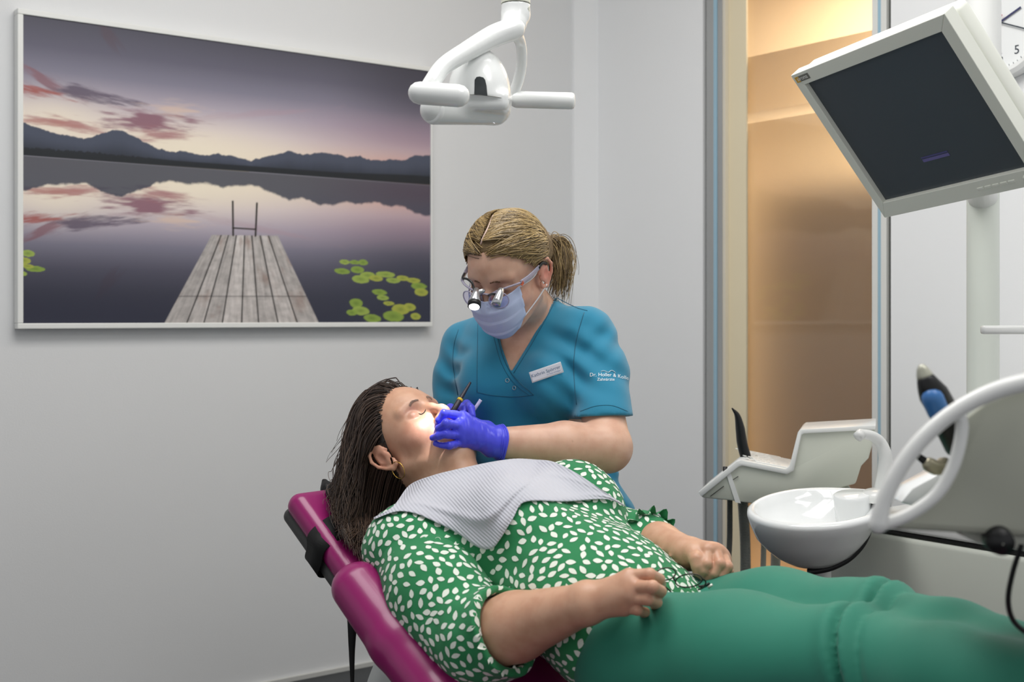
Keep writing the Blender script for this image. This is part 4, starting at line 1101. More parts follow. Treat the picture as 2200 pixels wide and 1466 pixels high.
def tfolds(D, X, Y, Z):
    d = nrm(kN-hN).astype(np.float32); t = (X-hN[0])*d[0]+(Y-hN[1])*d[1]+(Z-hN[2])*d[2]; L = float(np.linalg.norm(kN-hN))
    g = np.zeros_like(D)
    for t0, s_, am in ((L*1.00, .0045, .014), (L*1.035, .008, -.007), (L*1.09, .005, .006), (L*.96, .012, -.005)):
        tt_ = t+0.22*(Z-kN[2])-t0; g = g+am*np.exp(-(tt_/s_)**2)
    n = wob(X*.6, Y*.6, Z*.25, 55, 21)
    low = np.clip((kN[2]+.03-Z)/.08, 0, 1)
    return D+(g*np.clip((Z-kN[2]+.10)/.06, 0, 1)+.0016*n*low+.001*wob(X, Y, Z, 22, 4))*np.exp(-(D/.03)**2)
S.all(tfolds)
tV, tF_ = S.mesh(); tV = relax(tV, tF_, 4, .5)
link('trousers', (tV, tF_), m_tr, pat)
tb_ = bvh_of(tV, tF_)
wb_ = [shoot(tb_, x, y, .002, 1.9)[0] for x, y in ((1478, 1262), (1492, 1263), (1510, 1262), (1525, 1256))]
link('waistband', tube(catmull(wb_, 4), .004, 8, flat=.4), mat('dark_belt', '15201C', 0.5), pat)
for a_2, nm in ((aN, 1), (aF, 2)):
    dd = nrm(aN-kN); S = SDF(a_2+dd*.12-.16, a_2+dd*.12+.16, .005)
    S.chain([a_2+dd*.02, a_2+dd*.08, a_2+dd*.12+ZU*.05, a_2+dd*.13+ZU*.12], [.042, .04, .038, .03], .02)
    link('shoe', S.mesh(), mat('dark_shoe', '2A2624', 0.5), pat)

# hair: strands that leave the scalp, follow the skull, then hang down by their weight
def hair_mat(name, c0, c1, rough=0.38):
    m = bpy.data.materials.new(name); m.use_nodes = True; nt = m.node_tree; b = nt.nodes['Principled BSDF']
    a = nt.nodes.new('ShaderNodeAttribute'); a.attribute_name = 'Col'; nt.links.new(a.outputs['Color'], b.inputs['Base Color'])
    b.inputs['Roughness'].default_value = rough; b.inputs['Specular IOR Level'].default_value = 0.55
    return m
def strands(name, paths, r0, colf, m, parent, k=3, taper=0.35, label=None):
    n, s_, _ = paths.shape
    T = np.gradient(paths, axis=1); T /= np.linalg.norm(T, axis=2)[..., None]+1e-9
    ref = np.array([0.3, -0.8, 0.5]); A = np.cross(T, ref); A /= np.linalg.norm(A, axis=2)[..., None]+1e-9; B = np.cross(T, A)
    R = r0*(1-(1-taper)*np.linspace(0, 1, s_)**2)[None, :, None]*nrng.uniform(.7, 1.2, (n, 1, 1))
    V = np.stack([paths+R*(math.cos(2*PI*j/k)*A+math.sin(2*PI*j/k)*B) for j in range(k)], 2).reshape(-1, 3)
    base = (np.arange(n)*s_*k)[:, None, None, None]; i = (np.arange(s_-1)*k)[None, :, None, None]; j = np.arange(k)[None, None, :, None]; j2 = (j+1) % k
    F = np.concatenate([base+i+j, base+i+j2, base+i+k+j2, base+i+k+j], 3).reshape(-1, 4)
    o = link(name, (V, F), m, parent, label=label, kind='stuff')
    C = colf(n, s_); C = np.repeat(C[:, :, None, :], k, 2).reshape(-1, 3)
    at = o.data.color_attributes.new('Col', 'FLOAT_COLOR', 'POINT')
    at.data.foreach_set('color', np.concatenate([C, np.ones((len(C), 1))], 1).astype(np.float32).ravel())
    return o
def skull_push(P, H, pad):
    q = (P-H.o) @ H.A.T/H.k
    c = np.array([0, -.010, .022]); r = np.array([.078, .094, .092])+pad
    e = (q-c)/r; n = np.linalg.norm(e, axis=-1, keepdims=True)
    e = np.where(n < 1, e/np.maximum(n, 1e-6), e)
    return (c+e*r)*H.k @ H.A+H.o
def patient_hair():
    n, st_ = 4200, 34
    # roots over the scalp: points (l, f, u) on the skull that lie behind the hairline
    R = nrng.normal(size=(n*6, 3)); R /= np.linalg.norm(R, axis=1)[:, None]
    q = R*np.array([.0775, .094, .090])+np.array([0, -.010, .022])
    ok = ((q[:, 1]-.020)*.78-(q[:, 2]-.012)*.62 < 0) & (q[:, 2] > -.062+0*q[:, 0]) | ((q[:, 1] < -.035) & (q[:, 2] > -.075))
    q = q[ok][:n]; n = len(q)
    P = q*hp_.k @ hp_.A+hp_.o
    lay = nrng.uniform(.0, .020, (n, 1)); seed = nrng.uniform(0, 6.28, (n, 1)); freq = nrng.uniform(9, 16, (n, 1)); amp = nrng.uniform(.0008, .0030, (n, 1))
    back = -hp_.F
    out = [P.copy()]; V = np.tile(back, (n, 1)); ds = .0081*nrng.uniform(.72, 1.1, (n, 1))
    gid = np.floor(q[:, 0]*160)*31+np.floor(q[:, 2]*120)*17+np.floor(q[:, 1]*90)*7
    cph = (np.sin(gid*12.9898)*43758.5453 % 6.28)[:, None]
    for k in range(1, st_):
        t = k/st_
        g = np.array([.05, -.06, -1.0])+E2*.45*min(1, t*1.5)
        V = V*.80+.20*(g*(.55+1.6*t)+back*(.75*max(0, 1-2.2*t)))+nrng.normal(size=(n, 3))*.010
        V /= np.linalg.norm(V, axis=1)[:, None]
        side = np.cross(V, np.array([.3, .9, .1])); side /= np.linalg.norm(side, axis=1)[:, None]+1e-9
        P = P+V*ds+side*np.sin(cph+t*11)*.0035*max(0, t-.3)+side*np.sin(freq*t+seed)*amp*max(0, t-.25)*1.6
        P = skull_push(P, hp_, .004+lay*min(1, k/7))
        a_ = (P-HS0) @ E1; b_ = (P-HS0) @ E2
        on = (a_ > -.02) & (b_ < .01) & (b_ > -.37)
        zmin = np.where(on, slabz(P)+.004+lay[:, 0]*1.1, -9)
        tch = (P[:, 2] < zmin)[:, None]; V = np.where(tch, V*.4+E1*.45+E2*.22, V)
        P[:, 2] = np.maximum(P[:, 2], zmin)
        qq = (P-hp_.o) @ hp_.A.T/hp_.k
        fr_ = (qq[:, 1] > -.041) & (qq[:, 2] < .016) & (np.abs(qq[:, 0]) > .04)
        P[fr_] -= hp_.F*(qq[fr_, 1:2]+.041)*hp_.k*.7
        out.append(P.copy())
    return np.stack(out, 1), q
HS0 = J(622, 1052, 2.22)
E1 = nrm((.74*math.cos(.66), -.67*math.cos(.66), -math.sin(.66))); E2 = nrm((-.67, -.74, 0)); E3 = np.cross(E2, E1); E3 = E3 if E3[2] > 0 else -E3
def slabz(P):        # height of the headrest surface under P
    return HS0[2]+.004-((P[:, 0]-HS0[0])*E3[0]+(P[:, 1]-HS0[1])*E3[1])/E3[2]
Hp, qroot = patient_hair()
def hcol(c0, c1, c2):
    def f(n, s_):
        a = nrng.random((n, 1, 1)); t = np.linspace(0, 1, s_)[None, :, None]
        C = np.array(lin(c0))*(1-a)+np.array(lin(c1))*a
        return C*(1-.25*t)+np.array(lin(c2))*.25*t*(a > .6)
    return f
m_hairP = hair_mat('dark_brown_hair', 0, 0)
hl = strands('hair', Hp, .0011, hcol('2A1F1A', '56443A', '7A6450'), m_hairP, pat)
# solid under-layer so that the scalp never shows through
S = SDF(hp_.o-.19, hp_.o+.19, .004)
S.ell(hp_.p(0, -.012, .026), np.array([.0785, .094, .092])*hp_.k, .001, hp_.A)
S.cap(hp_.p(0, -.06, -.01), hp_.p(0, -.085, -.045), .055, .04, .03)
def pcut(D, X, Y, Z):
    f = (X-hp_.o[0])*hp_.F[0]+(Y-hp_.o[1])*hp_.F[1]+(Z-hp_.o[2])*hp_.F[2]
    u = (X-hp_.o[0])*hp_.U[0]+(Y-hp_.o[1])*hp_.U[1]+(Z-hp_.o[2])*hp_.U[2]
    return np.maximum(D, np.minimum((f-.018)*.78-(u-.014)*.62, np.maximum(f+.020, -u-.12)))
S.all(pcut)
S.all(folds(.0015, 200, 6))
link('hair_base', S.mesh(), mat('hair_base_brown', '1D1512', 0.6, bump=0.6, scale=400), pat)

# ================================================================ TREATMENT CHAIR
m_mag = mat('magenta_upholstery', '8E1C62', 0.32, var=0.03, coat=0.15, bump=0.04, scale=500)
m_magd = mat('magenta_inner_upholstery', '6A1440', 0.4, var=0.03, bump=0.04, scale=500)
m_shell = mat('charcoal_shell', '3C3D3C', 0.45)
ch = thing('treatment_chair', 'magenta upholstered reclining dental chair carrying the patient', 'chair', np.array([0.05, 1.95, 0]))
def hs(a, b, c): return HS0+E1*a+E2*b+E3*c            # down the back, towards the camera, up out of the cushion
def slab(name, a0, a1, b0, b1, c0, c1, r, m, h=.004, extra=None):
    c = hs((a0+a1)/2, (b0+b1)/2, (c0+c1)/2); half = np.array([abs(a1-a0), abs(b1-b0), abs(c1-c0)])/2
    A = np.array([E1, E2, E3]); R = np.abs(A.T) @ half+.02
    S = SDF(c-R, c+R, h); S.box(c, half, A, r, .004)
    if extra: extra(S)
    return link(name, S.mesh(), m, ch)
slab('headrest_cushion', 0, .37, -.36, 0, -.046, 0, .022, m_mag, .003)
slab('headrest_shell', .004, .37, -.35, -.004, -.066, -.036, .014, m_shell, .003)
slab('inner_panel', .10, .55, -.30, -.055, -.01, .004, .004, m_magd, .003)
link('piping', tube(catmull([hs(.098, -.12, .004), hs(.095, -.08, .004), hs(.105, -.056, .004), hs(.15, -.053, .004), hs(.30, -.053, .004), hs(.5, -.053, .004)], 5), .0012, 6), mat('piping_grey', '8C7C84', 0.5), ch)
# wide lower back with rounded side wing
W0 = J(772, 1262, 1.98)
def wingpt(a, b, c): return W0+E1b*a+E2*b+E3b*c
E1b = nrm((.74*math.cos(.60), -.67*math.cos(.60), -math.sin(.60))); E3b = np.cross(E2, E1b); E3b = E3b if E3b[2] > 0 else -E3b
S = SDF(W0+np.array([-.12, -.50, -.45]), W0+np.array([.55, .42, .12]), .005)
path = [wingpt(0, 0, 0), wingpt(.12, .0, -.003), wingpt(.24, 0, -.003), wingpt(.36, 0, .001), wingpt(.50, 0, .012)]
S.chain(path, [.040, .044, .044, .043, .042], .01, flat=(E2, .85))
path2 = [p - E2*.44 for p in path]
S.chain(path2, [.034, .036, .036, .036, .036], .01, flat=(E2, .8))
S.box(wingpt(.27, -.22, -.012), (.27, .20, .022), np.array([E1b, E2, E3b]), .015, .008)
link('backrest', S.mesh(), m_mag, ch)
# seat and leg rest under the legs
seatc = (hN+hF)/2
dl = nrm((kN+kF)/2-(hN+hF)/2); sl = nrm(np.cross(dl, ZU)); un = np.cross(sl, dl); un = un if un[2] > 0 else -un
S = SDF(np.minimum(seatc, aN)-.36, np.maximum(seatc, aF)+.36, .008)
S.box(seatc+dl*.24-un*.145, (.22, .24, .035), np.array([dl, sl, un]), .03, .02)
da = nrm((aN+aF)/2-(kN+kF)/2); ua = np.cross(sl, da); ua = ua if ua[2] > 0 else -ua
S.box((kN+kF)/2+da*.24-ua*.125, (.30, .22, .032), np.array([da, sl, ua]), .03, .04)
link('seat', S.mesh(), m_mag, ch)
# grey lift column and base
S = SDF(np.array([-.45, 1.5, 0]), np.array([.45, 2.45, .56]), .009)
S.ell(J(1012, 1590, 2.1), (.19, .17, .25), .05)
S.ell(np.array([.02, 1.98, .20]), (.26, .16, .20), .05)
S.box(np.array([.05, 1.95, .03]), (.32, .22, .03), None, .02, .05)
S.all(lambda D, X, Y, Z: np.maximum(D, .002-Z))
link('lift_base', S.mesh(), mat('base_grey', 'A9ADAC', 0.4), ch)
# black head cushion with its strap
m_web = mat('black_webbing', '0B0B0C', 0.7)
hc = thing('neck_cushion', 'black neck cushion strapped to the headrest beneath the patient\'s hair', 'cushion', hs(.12, -.18, 0))
A = np.array([E1, E2, E3])
S = SDF(hs(.12, -.18, .03)-.3, hs(.12, -.18, .03)+.3, .004)
S.box(hs(.13, -.19, .010), (.115, .125, .011), A, .010, .01); S.cap(hs(.17, -.30, .016), hs(.17, -.10, .016), .020, .020, .02)
S.ell(hs(.05, -.19, .012), (.05, .12, .014), .02, A); S.chain([hs(.06, -.17, .012), J(704, 1052, 2.33), J(697, 1035, 2.34)], [.02, .012, .006], .01)
link('pad', S.mesh(), m_black, hc)
def band(P, w, wid_dir, th=.0016):
    P = catmull(P, 6); mm_ = M(); wd = [w]*len(P) if np.isscalar(w) else np.interp(np.linspace(0, 1, len(P)), np.linspace(0, 1, len(w)), w); V = []
    for i, p in enumerate(P):
        t = nrm(P[min(i+1, len(P)-1)]-P[max(i-1, 0)]); s_ = nrm(wid_dir-t*(wid_dir @ t)); n = np.cross(t, s_)
        V += [p-s_*wd[i]/2-n*th/2, p+s_*wd[i]/2-n*th/2, p+s_*wd[i]/2+n*th/2, p-s_*wd[i]/2+n*th/2]
    F = []
    for i in range(len(P)-1):
        for j in range(4): F.append((i*4+j, i*4+(j+1) % 4, i*4+4+(j+1) % 4, i*4+4+j))
    F += [(3, 2, 1, 0), tuple(len(V)-4+j for j in range(4))]
    return V, F
link('strap', band([hs(.085, -.16, .006), hs(.095, -.09, .007), hs(.105, -.035, .003), hs(.115, .0015, -.014), hs(.125, .004, -.04), hs(.13, .0, -.064), hs(.132, -.03, -.072), hs(.132, -.1, -.072)], [.05, .052, .05, .048, .045, .042, .04, .04], E1), m_web, hc, smooth=True)
link('toggle_cord', tube([J(694, 1038, 2.335), J(692, 1055, 2.32), J(690, 1070, 2.31)], .0012, 6), m_black, hc)
link('strap_tail', band([J(757, 1290, 2.06), J(757, 1330, 2.05), J(756, 1400, 2.05), J(757, 1470, 2.05), J(757, 1560, 2.05)], [.020, .017, .010, .006, .006], XR), m_web, label='black webbing strap hanging down left of the chair back', cat='strap')

# ================================================================ DENTIST
den = thing('person', 'person in teal scrub top, blue gloves and face mask leaning over the patient', 'person', J(1190, 1240, 2.6))
m_skinD = skin_mat('skin_dentist', 'DDAE92'); SKD = 'D8AE96'
Hd = Head(J(1090, 580, 2.36), (-.44, -.74, -.50), (.86, -.50, -.05), .90)
neck = J(1142, 672, 2.50); sL, sR = J(1257, 724, 2.42), J(1003, 744, 2.58)
eL, wL = J(1304, 962, 2.27), J(1072, 951, 2.21)
eR, wR = J(950, 945, 2.60), J(990, 945, 2.37)
Lb = nrm(sL-sR); Ub = nrm(neck-J(1165, 1200, 2.56)); Fb = nrm(np.cross(Ub, Lb)); Lb = np.cross(Fb, Ub); DA = np.array([Lb, Fb, Ub])
if Fb[1] > 0: Fb = -Fb
def torsoD(S, g):
    S.cap(neck-Ub*.02, neck+(Hd.o-neck)*.2, .055+g, .050+g, .02)
    S.chain([sR, neck-Ub*.035, sL], [.044+g, .056+g, .050+g], .03)
    S.ell(J(1118, 830, 2.50), np.array((.150, .100, .165))+g, .04, DA)
    S.ell(J(1055, 830, 2.43), np.array((.062, .058, .066))+g, .04, DA); S.ell(J(1180, 832, 2.38), np.array((.062, .058, .066))+g, .04, DA)
    S.ell(J(1140, 985, 2.48), np.array((.138, .118, .14))+g, .05, DA)
    S.ell(J(1205, 1165, 2.54), np.array((.165, .15, .13))+g, .06, DA)
S = SDF(np.minimum.reduce([Hd.o, neck, sR])-np.array([.14, .19, .17]), np.maximum.reduce([Hd.o, neck, sL])+np.array([.13, .14, .15]), .002)
Hd.build(S, 0.0)
S.chain([Hd.p(0, -.025, -.03), Hd.p(0, -.015, -.08), neck-Ub*.01], [.050, .047, .054], .02)
torsoD(S, -.007)
dV, dF = S.mesh(); dV = relax(dV, dF, 1, .4); dhb = bvh_of(dV, dF)
mL = [J(993, 895, 2.18), J(985, 914, 2.165), J(983, 934, 2.165), J(992, 952, 2.175)]
fL = [[J(955, 889, 2.155), J(943, 903, 2.155), J(940, 917, 2.17)], [J(958, 911, 2.135), J(944, 921, 2.145), J(939, 930, 2.155)],
      [J(957, 933, 2.135), J(942, 937, 2.14), J(931, 941, 2.15)], [J(965, 958, 2.14), J(949, 957, 2.145), J(936, 953, 2.155)]]
tL = [J(1045, 925, 2.23), J(1012, 908, 2.245), J(980, 908, 2.24), J(955, 917, 2.23)]
mR = [J(990, 902, 2.30), J(977, 903, 2.305), J(965, 905, 2.31), J(953, 907, 2.32)]
fR = [[J(1003, 869, 2.275), J(1012, 877, 2.25), J(1015, 893, 2.24)], [J(986, 873, 2.28), J(995, 879, 2.26), J(999, 894, 2.25)],
      [J(968, 877, 2.29), J(975, 885, 2.27), J(978, 896, 2.26)], [J(949, 880, 2.30), J(954, 887, 2.28), J(957, 897, 2.27)]]
tR = [J(1003, 925, 2.33), J(1007, 912, 2.29), J(998, 900, 2.265), J(988, 892, 2.25)]
rsD = (.0076, .0073, .0068, .0060)
def arm(e, w, re, rw, up_, ru, m, f, t, g=0.0, cut=None):
    a = np.array([e, w, up_]+list(m)+[x for k in f for x in k]+list(t))
    S = SDF(a.min(0)-.07, a.max(0)+.07, .0019)
    S.chain([up_, e], [ru, re], .012); S.chain([e, e+(w-e)*.4, w], [re, re*.95, rw], .012)
    hand_sdf(S, w, m, f, t, rs=tuple(x-.0008 for x in rsD), palm_r=.0120, grow=-.0012)
    V, F = S.mesh(); return relax(V, F, 1, .4), F
aLV, aLF = arm(eL, wL, .0445, .0265, J(1290, 850, 2.365), .038, mL, fL, tL)
aRV, aRF = arm(eR, wR, .038, .025, J(975, 860, 2.56), .036, mR, fR, tR)
S = SDF(J(1150, 900, 2.5)-.45, J(1150, 900, 2.5)+.45, .009); torsoD(S, -.016); S.chain([sL, J(1290, 860, 2.35)], [.038, .036], .02); S.chain([sR, J(975, 860, 2.56)], [.034, .032], .02)
S.ell(J(1205, 1180, 2.54), (.15, .14, .12), .05)
tdV, tdF = S.mesh()
V, F = joinq((dV, dF), (aLV, aLF), (aRV, aRF), (tdV, tdF))
po = link('body', (V, F), m_skinD, den)
h = Hd.p
paint(po, V, [(h(.083, -.012, -.012), .026, 'DC8474', .75), (h(-.03, .085, .006), .013, 'A87F76', .6), (h(.03, .085, .006), .013, 'A87F76', .6), (h(0, .11, -.04), .015, 'CC8C7C', .4),
               (h(.045, .055, -.035), .03, 'D59484', .4)]
      + [(J(x, y, d), .0012, '8A5A44', .9) for x, y, d in ((1208, 977, 2.21), (1230, 949, 2.205), (1303, 915, 2.26), (1327, 938, 2.24))], SKD)
for q in (-1, 1):
    Pl = [on_head(Hd, dhb, q*x, .15, u) for x, u in ((.019, -.007), (.025, -.010), (.032, -.011), (.039, -.009), (.045, -.005))]
    link('eyelashes', tube(catmull(Pl, 5), list(np.interp(np.linspace(0, 1, 21), [0, .2, .8, 1], [.0004, .001, .0012, .0005])), 6), m_lash, den)
    mb = M()
    for i in range(60):
        t = nrng.random(); x = .017+.033*t; u = .0215+.005*math.sin(t*2.6)-.004*t+nrng.normal()*.0012
        a0 = on_head(Hd, dhb, q*x, .15, u, .0002); a1 = on_head(Hd, dhb, q*(x+.006), .15, u+.001, .0008)
        mb.add(*tube([a0, (a0+a1)/2, a1], [.00035, .0003, .0001], 3))
    link('eyebrow', mb, mat('brow_blond', '7A5E48', 0.7), den, kind='stuff')
# gloves
m_glove = mat('blue_nitrile', '494CE0', 0.33, bump=0.35, scale=55, var=0.06, vscale=12, sheen=0.1, detail=2)
def glove(w, e, rw, m, f, t, L_, name='glove'):
    a = np.array([w, w+(e-w)/np.linalg.norm(e-w)*L_]+list(m)+[x for k in f for x in k]+list(t))
    S = SDF(a.min(0)-.045, a.max(0)+.045, .0015)
    hand_sdf(S, w, m, f, t, rs=rsD, palm_r=.0122)
    d = nrm(e-w); w1 = w+d*L_
    S.cap(w-d*.01, w1, rw, rw+.0035, .012)
    a_, b_, _ = frame_from(d)
    def wr(D, X, Y, Z):
        tt_ = (X-w[0])*d[0]+(Y-w[1])*d[1]+(Z-w[2])*d[2]
        n = wob(X+tt_*d[0]*2, Y+tt_*d[1]*2, Z+tt_*d[2]*2, 150, 8)
        m0 = (mL[1] if m is mL else mR[1])
        kn = np.exp(-((X-m0[0])**2+(Y-m0[1])**2+(Z-m0[2])**2)/.03**2)
        ang = wob(X*1.0, Y*.6, Z*.6, 420, 3)
        rings = np.where(tt_ > L_*.45, .0010*np.sin(tt_*900+2*n), .0)
        return D+(.0009*n+rings+kn*.0009*ang)*np.exp(-(D/.008)**2)
    S.all(wr)
    ew = w1
    S.all(lambda D, X, Y, Z: np.maximum(D, (X-ew[0])*d[0]+(Y-ew[1])*d[1]+(Z-ew[2])*d[2]-.001))
    V, F = S.mesh(); V = relax(V, F, 1, .35)
    g = link(name, (V, F), m_glove, den)
    for k, (o_, r_) in enumerate(((0, .0018), (-.0045, .0013), (-.008, .0010))):
        c = w1+d*o_; P = [c+(rw+.0040-(k*.0005))*(math.cos(x)*a_+math.sin(x)*b_)+d*.0015*math.sin(3*x+k) for x in np.linspace(0, 2*PI, 40, endpoint=False)]
        link('cuff_roll', tube(P, r_, 8, closed=True), m_glove, g)
    return g
glove(wL, eL, .0275, mL, fL, tL, .006)
glove(wR, eR, .026, mR, fR, tR, .04)

# scrub top
m_teal = cloth_mat('teal_scrub', '1E7FA0', 1400, rough=0.8, bump=0.2, sheen=0.25)
m_teald = cloth_mat('teal_seam', '155F7A', 1400)
vpoly = np.array([(1062, 676), (1080, 610), (1150, 560), (1196, 628), (1176, 668), (1138, 735), (1098, 800), (1078, 745)], float)
def poly_sd(px, py, P):
    d = np.full(np.broadcast(px, py).shape, 1e9, np.float32); s_ = np.ones_like(d)
    n = len(P)
    for i in range(n):
        a, b = P[i], P[(i+1) % n]; e = b-a; wx, wy = px-a[0], py-a[1]
        t = np.clip((wx*e[0]+wy*e[1])/(e@e), 0, 1); d = np.minimum(d, (wx-e[0]*t)**2+(wy-e[1]*t)**2)
        c = ((a[1] > py) != (b[1] > py)) & (px < (b[0]-a[0])*(py-a[1])/(b[1]-a[1]+1e-9)+a[0])
        s_ = np.where(c, -s_, s_)
    return s_*np.sqrt(d)
S = SDF(np.minimum.reduce([sR, eR, eL, J(1205, 1165, 2.54)])-np.array([.12, .10, .17]), np.maximum.reduce([sL, neck])+np.array([.16, .22, .10]), .0034)
torsoD(S, .002)
S.chain([sL, J(1287, 800, 2.385), J(1297, 905, 2.315)], [.052, .051, .056], .03)
S.chain([sR, J(980, 812, 2.575), J(968, 915, 2.55)], [.045, .042, .042], .03)
S.chain([J(1285, 1035, 2.54), J(1296, 1090, 2.54), J(1332, 1150, 2.55)], [.046, .044, .050], .03)
def dfold(D, X, Y, Z):
    n = wob(X, Y, Z, 20, 31); n2 = wob(X*1.2, Y*.5, Z*.5, 60, 33)
    def near(p, r): return np.exp(-((X-p[0])**2+(Y-p[1])**2+(Z-p[2])**2)/r**2)
    g = near(J(1245, 790, 2.36), .07); g2 = near(J(985, 800, 2.50), .06); g3 = near(J(1320, 1080, 2.5), .1); g4 = near(J(1290, 740, 2.38), .06)
    f1 = np.sin((X*.55+Z*.85)*150+2*n)
    return D+(.0022*n+.0012*n2+(g*.006+g2*.0045+g3*.005)*f1+g4*.002*np.sin((X-Z)*120))*np.exp(-(D/.03)**2)
S.all(dfold)
hm = J(1296, 896, 2.318); dh = nrm(J(1300, 960, 2.28)-J(1288, 800, 2.385)); dh = nrm(np.array([.03, -.12, -1.0]))
S.all(lambda D, X, Y, Z: np.where((X > J(1225, 0, 2.3)[0]) & (Y < 2.47) & (Z > J(0, 985, 2.34)[2]), np.maximum(D, (X-hm[0])*dh[0]+(Y-hm[1])*dh[1]+(Z-hm[2])*dh[2]), D))
S.cap(hm+dh*.034, hm+dh*.09, .049, .049, .003, None, True)
hr = J(968, 880, 2.55)
S.all(lambda D, X, Y, Z: np.where((X < J(990, 0, 2.5)[0]) & (Z < hr[2]), np.maximum(D, hr[2]-Z-.004), D))
def carve(D, X, Y, Z):
    px = 1100+FPX*X/Y; py = 681-FPX*(Z-CAMZ)/Y
    sd = poly_sd(px, py, vpoly)*2.4/FPX
    return np.where(Y < 2.56, np.maximum(D, np.minimum(-sd, .02)), D)
S.all(carve)
S.cap(neck-Ub*.01+Fb*.0, neck+(Hd.o-neck)*.5, .0565, .056, .003, None, True)
scV, scF = S.mesh(); scV = relax(scV, scF, 1, .4)
sc = link('scrub_top', (scV, scF), m_teal, den); scb = bvh_of(scV, scF)
def seam(pts, r=.0009, lift=.0002, m=None, name='seam', n=6, par=None):
    P = [shoot(scb, x, y, lift, 2.42)[0] for x, y in catmull([(x, y, 0) for x, y in pts], n)[:, :2]]
    # keep the line on the front cloth
    return link(name, tube(P, r, 6), m or m_teald, par or sc)
seam([(1062, 690), (1070, 730), (1082, 770), (1098, 801), (1120, 826), (1147, 849)], .0012)
seam([(1055, 692), (1063, 733), (1075, 775), (1092, 808), (1114, 833), (1138, 851)], .0006)
seam([(1196, 640), (1178, 676), (1142, 740), (1104, 802)], .0009)
seam([(1027, 690), (1026, 740), (1025, 800), (1025, 843)], .0007); seam([(1025, 843), (1060, 850), (1110, 853), (1147, 849)], .0007)
seam([(1255, 672), (1242, 715), (1234, 760), (1233, 810), (1239, 870)], .0009)
seam([(985, 708), (975, 745), (974, 790), (984, 850)], .0009)
seam([(1247, 884), (1280, 873), (1315, 872), (1348, 884)], .0006)
seam([(1196, 640), (1215, 650), (1240, 662), (1262, 668)], .0008)
m_snap = mat('steel_snap', 'A9BCC4', 0.3, metal=0.8)
for x, y in ((1090, 818), (1105, 834)):
    p, n = shoot(scb, x, y, .0005, 2.4); a_, b_, _ = frame_from(n)
    link('snap_button', tube([p+.0036*(math.cos(t)*a_+math.sin(t)*b_) for t in np.linspace(0, 2*PI, 20, endpoint=False)], .0008, 6, closed=True), m_snap, sc)
# embroidery: letters laid on the sleeve
m_thread = mat('white_thread', 'E4EEF2', 0.7)
def cloth_text(s_, px, py, size, slope=0.0, name='embroidery'):
    V, F = text(s_, size, (0, 0, 0), (1, 0, 0), (0, 1, 0), depth=0, align='LEFT')
    out = []
    for v in V:
        p, n = shoot(scb, px+v[0], py-v[1]+slope*max(0, v[0]-38)**1.5*.05, .0008, 2.33)
        out.append(p)
    link(name, (out, F), m_thread, sc, smooth=False)
cloth_text('Dr. Holler & Kolle', 1267, 806, 11.0, .5); cloth_text('Zahn\u00e4rzte', 1283, 816, 9.0, .2)
seam([(1291, 799), (1296, 797.5), (1302, 799), (1307, 801), (1312, 797), (1317, 797.5), (1322, 802)], .0005, .0008, m_thread, 'embroidery', 3)

# face mask
m_mask = mat('mask_blue', 'BFCBEA', 0.8, bump=0.2, scale=900, var=0.03, vscale=40)
nu, nv = 41, 37; V = []
for j in range(nv):
    t = j/(nv-1); u = -.014-.103*t
    fc = np.interp(t, [0, .25, .55, .8, 1.0], [.109, .119, .113, .104, .086]); wl = np.interp(t, [0, .3, .7, 1], [.058, .061, .057, .036])
    pl_ = .0042*(1-((t*3.4+.3) % 1.0))-.001
    for i in range(nu):
        s_ = -1+2*i/(nu-1); a_ = s_*1.36
        l = wl*math.sin(a_)/math.sin(1.36); base = .028 if t < .75 else .028+(t-.75)*.06
        f = base+(fc-base)*max(0, math.cos(a_))**(.62)+pl_*(1-.3*abs(s_)); uu = u-.010*abs(s_)**2*(t-.5)*2*0+.012*abs(s_)*(1-t)-.0*t+(.020*abs(s_)**2*t)
        P = Hd.p(l, f, uu)
        # never inside the face
        c = Hd.p(0, .0, uu); d = nrm(P-c); hit = dhb.ray_cast(Vector(c+d*.2), Vector(-d), .25)
        if hit[0] is not None and np.linalg.norm(np.array(hit[0])-c)+.0025 > np.linalg.norm(P-c): P = np.array(hit[0])+d*.0025
        V.append(P)
F = [(j*nu+i, j*nu+i+1, (j+1)*nu+i+1, (j+1)*nu+i) for j in range(nv-1) for i in range(nu-1)]
V = np.array(V); V = relax(V, np.array(F), 1, .3)
mk_ = link('face_mask', (V, F), m_mask, den); md = mk_.modifiers.new('thick', 'SOLIDIFY'); md.thickness = .0012
m_loop = mat('ear_loop_white', 'E6E9F0', 0.7)
G = V.reshape(nv, nu, 3)
for q, ii_ in ((-1, 0), (1, nu-1)):
    up_p = [G[1, ii_], Hd.p(q*.078, .030, .002), Hd.p(q*.085, .004, .018)]
    lo_p = [G[int(nv*.80), ii_], Hd.p(q*.070, .020, -.055), Hd.p(q*.082, -.008, -.036)]
    link('ear_loop', tube(catmull(up_p, 6), .0013, 6), m_loop, mk_); link('ear_loop', tube(catmull(lo_p, 6), .0013, 6), m_loop, mk_)
for t_ in (2, 4):
    st_p = [G[t_, i]+Hd.F*.0012 for i in range(3, nu-3, 2)]
    mm_ = M()
    for k in range(len(st_p)-1): mm_.add(*tube([st_p[k], st_p[k]*.45+st_p[k+1]*.55], .0003, 4))
    link('stitching', mm_, mat('stitch_blue', '8A94C4', 0.8), mk_, kind='stuff')

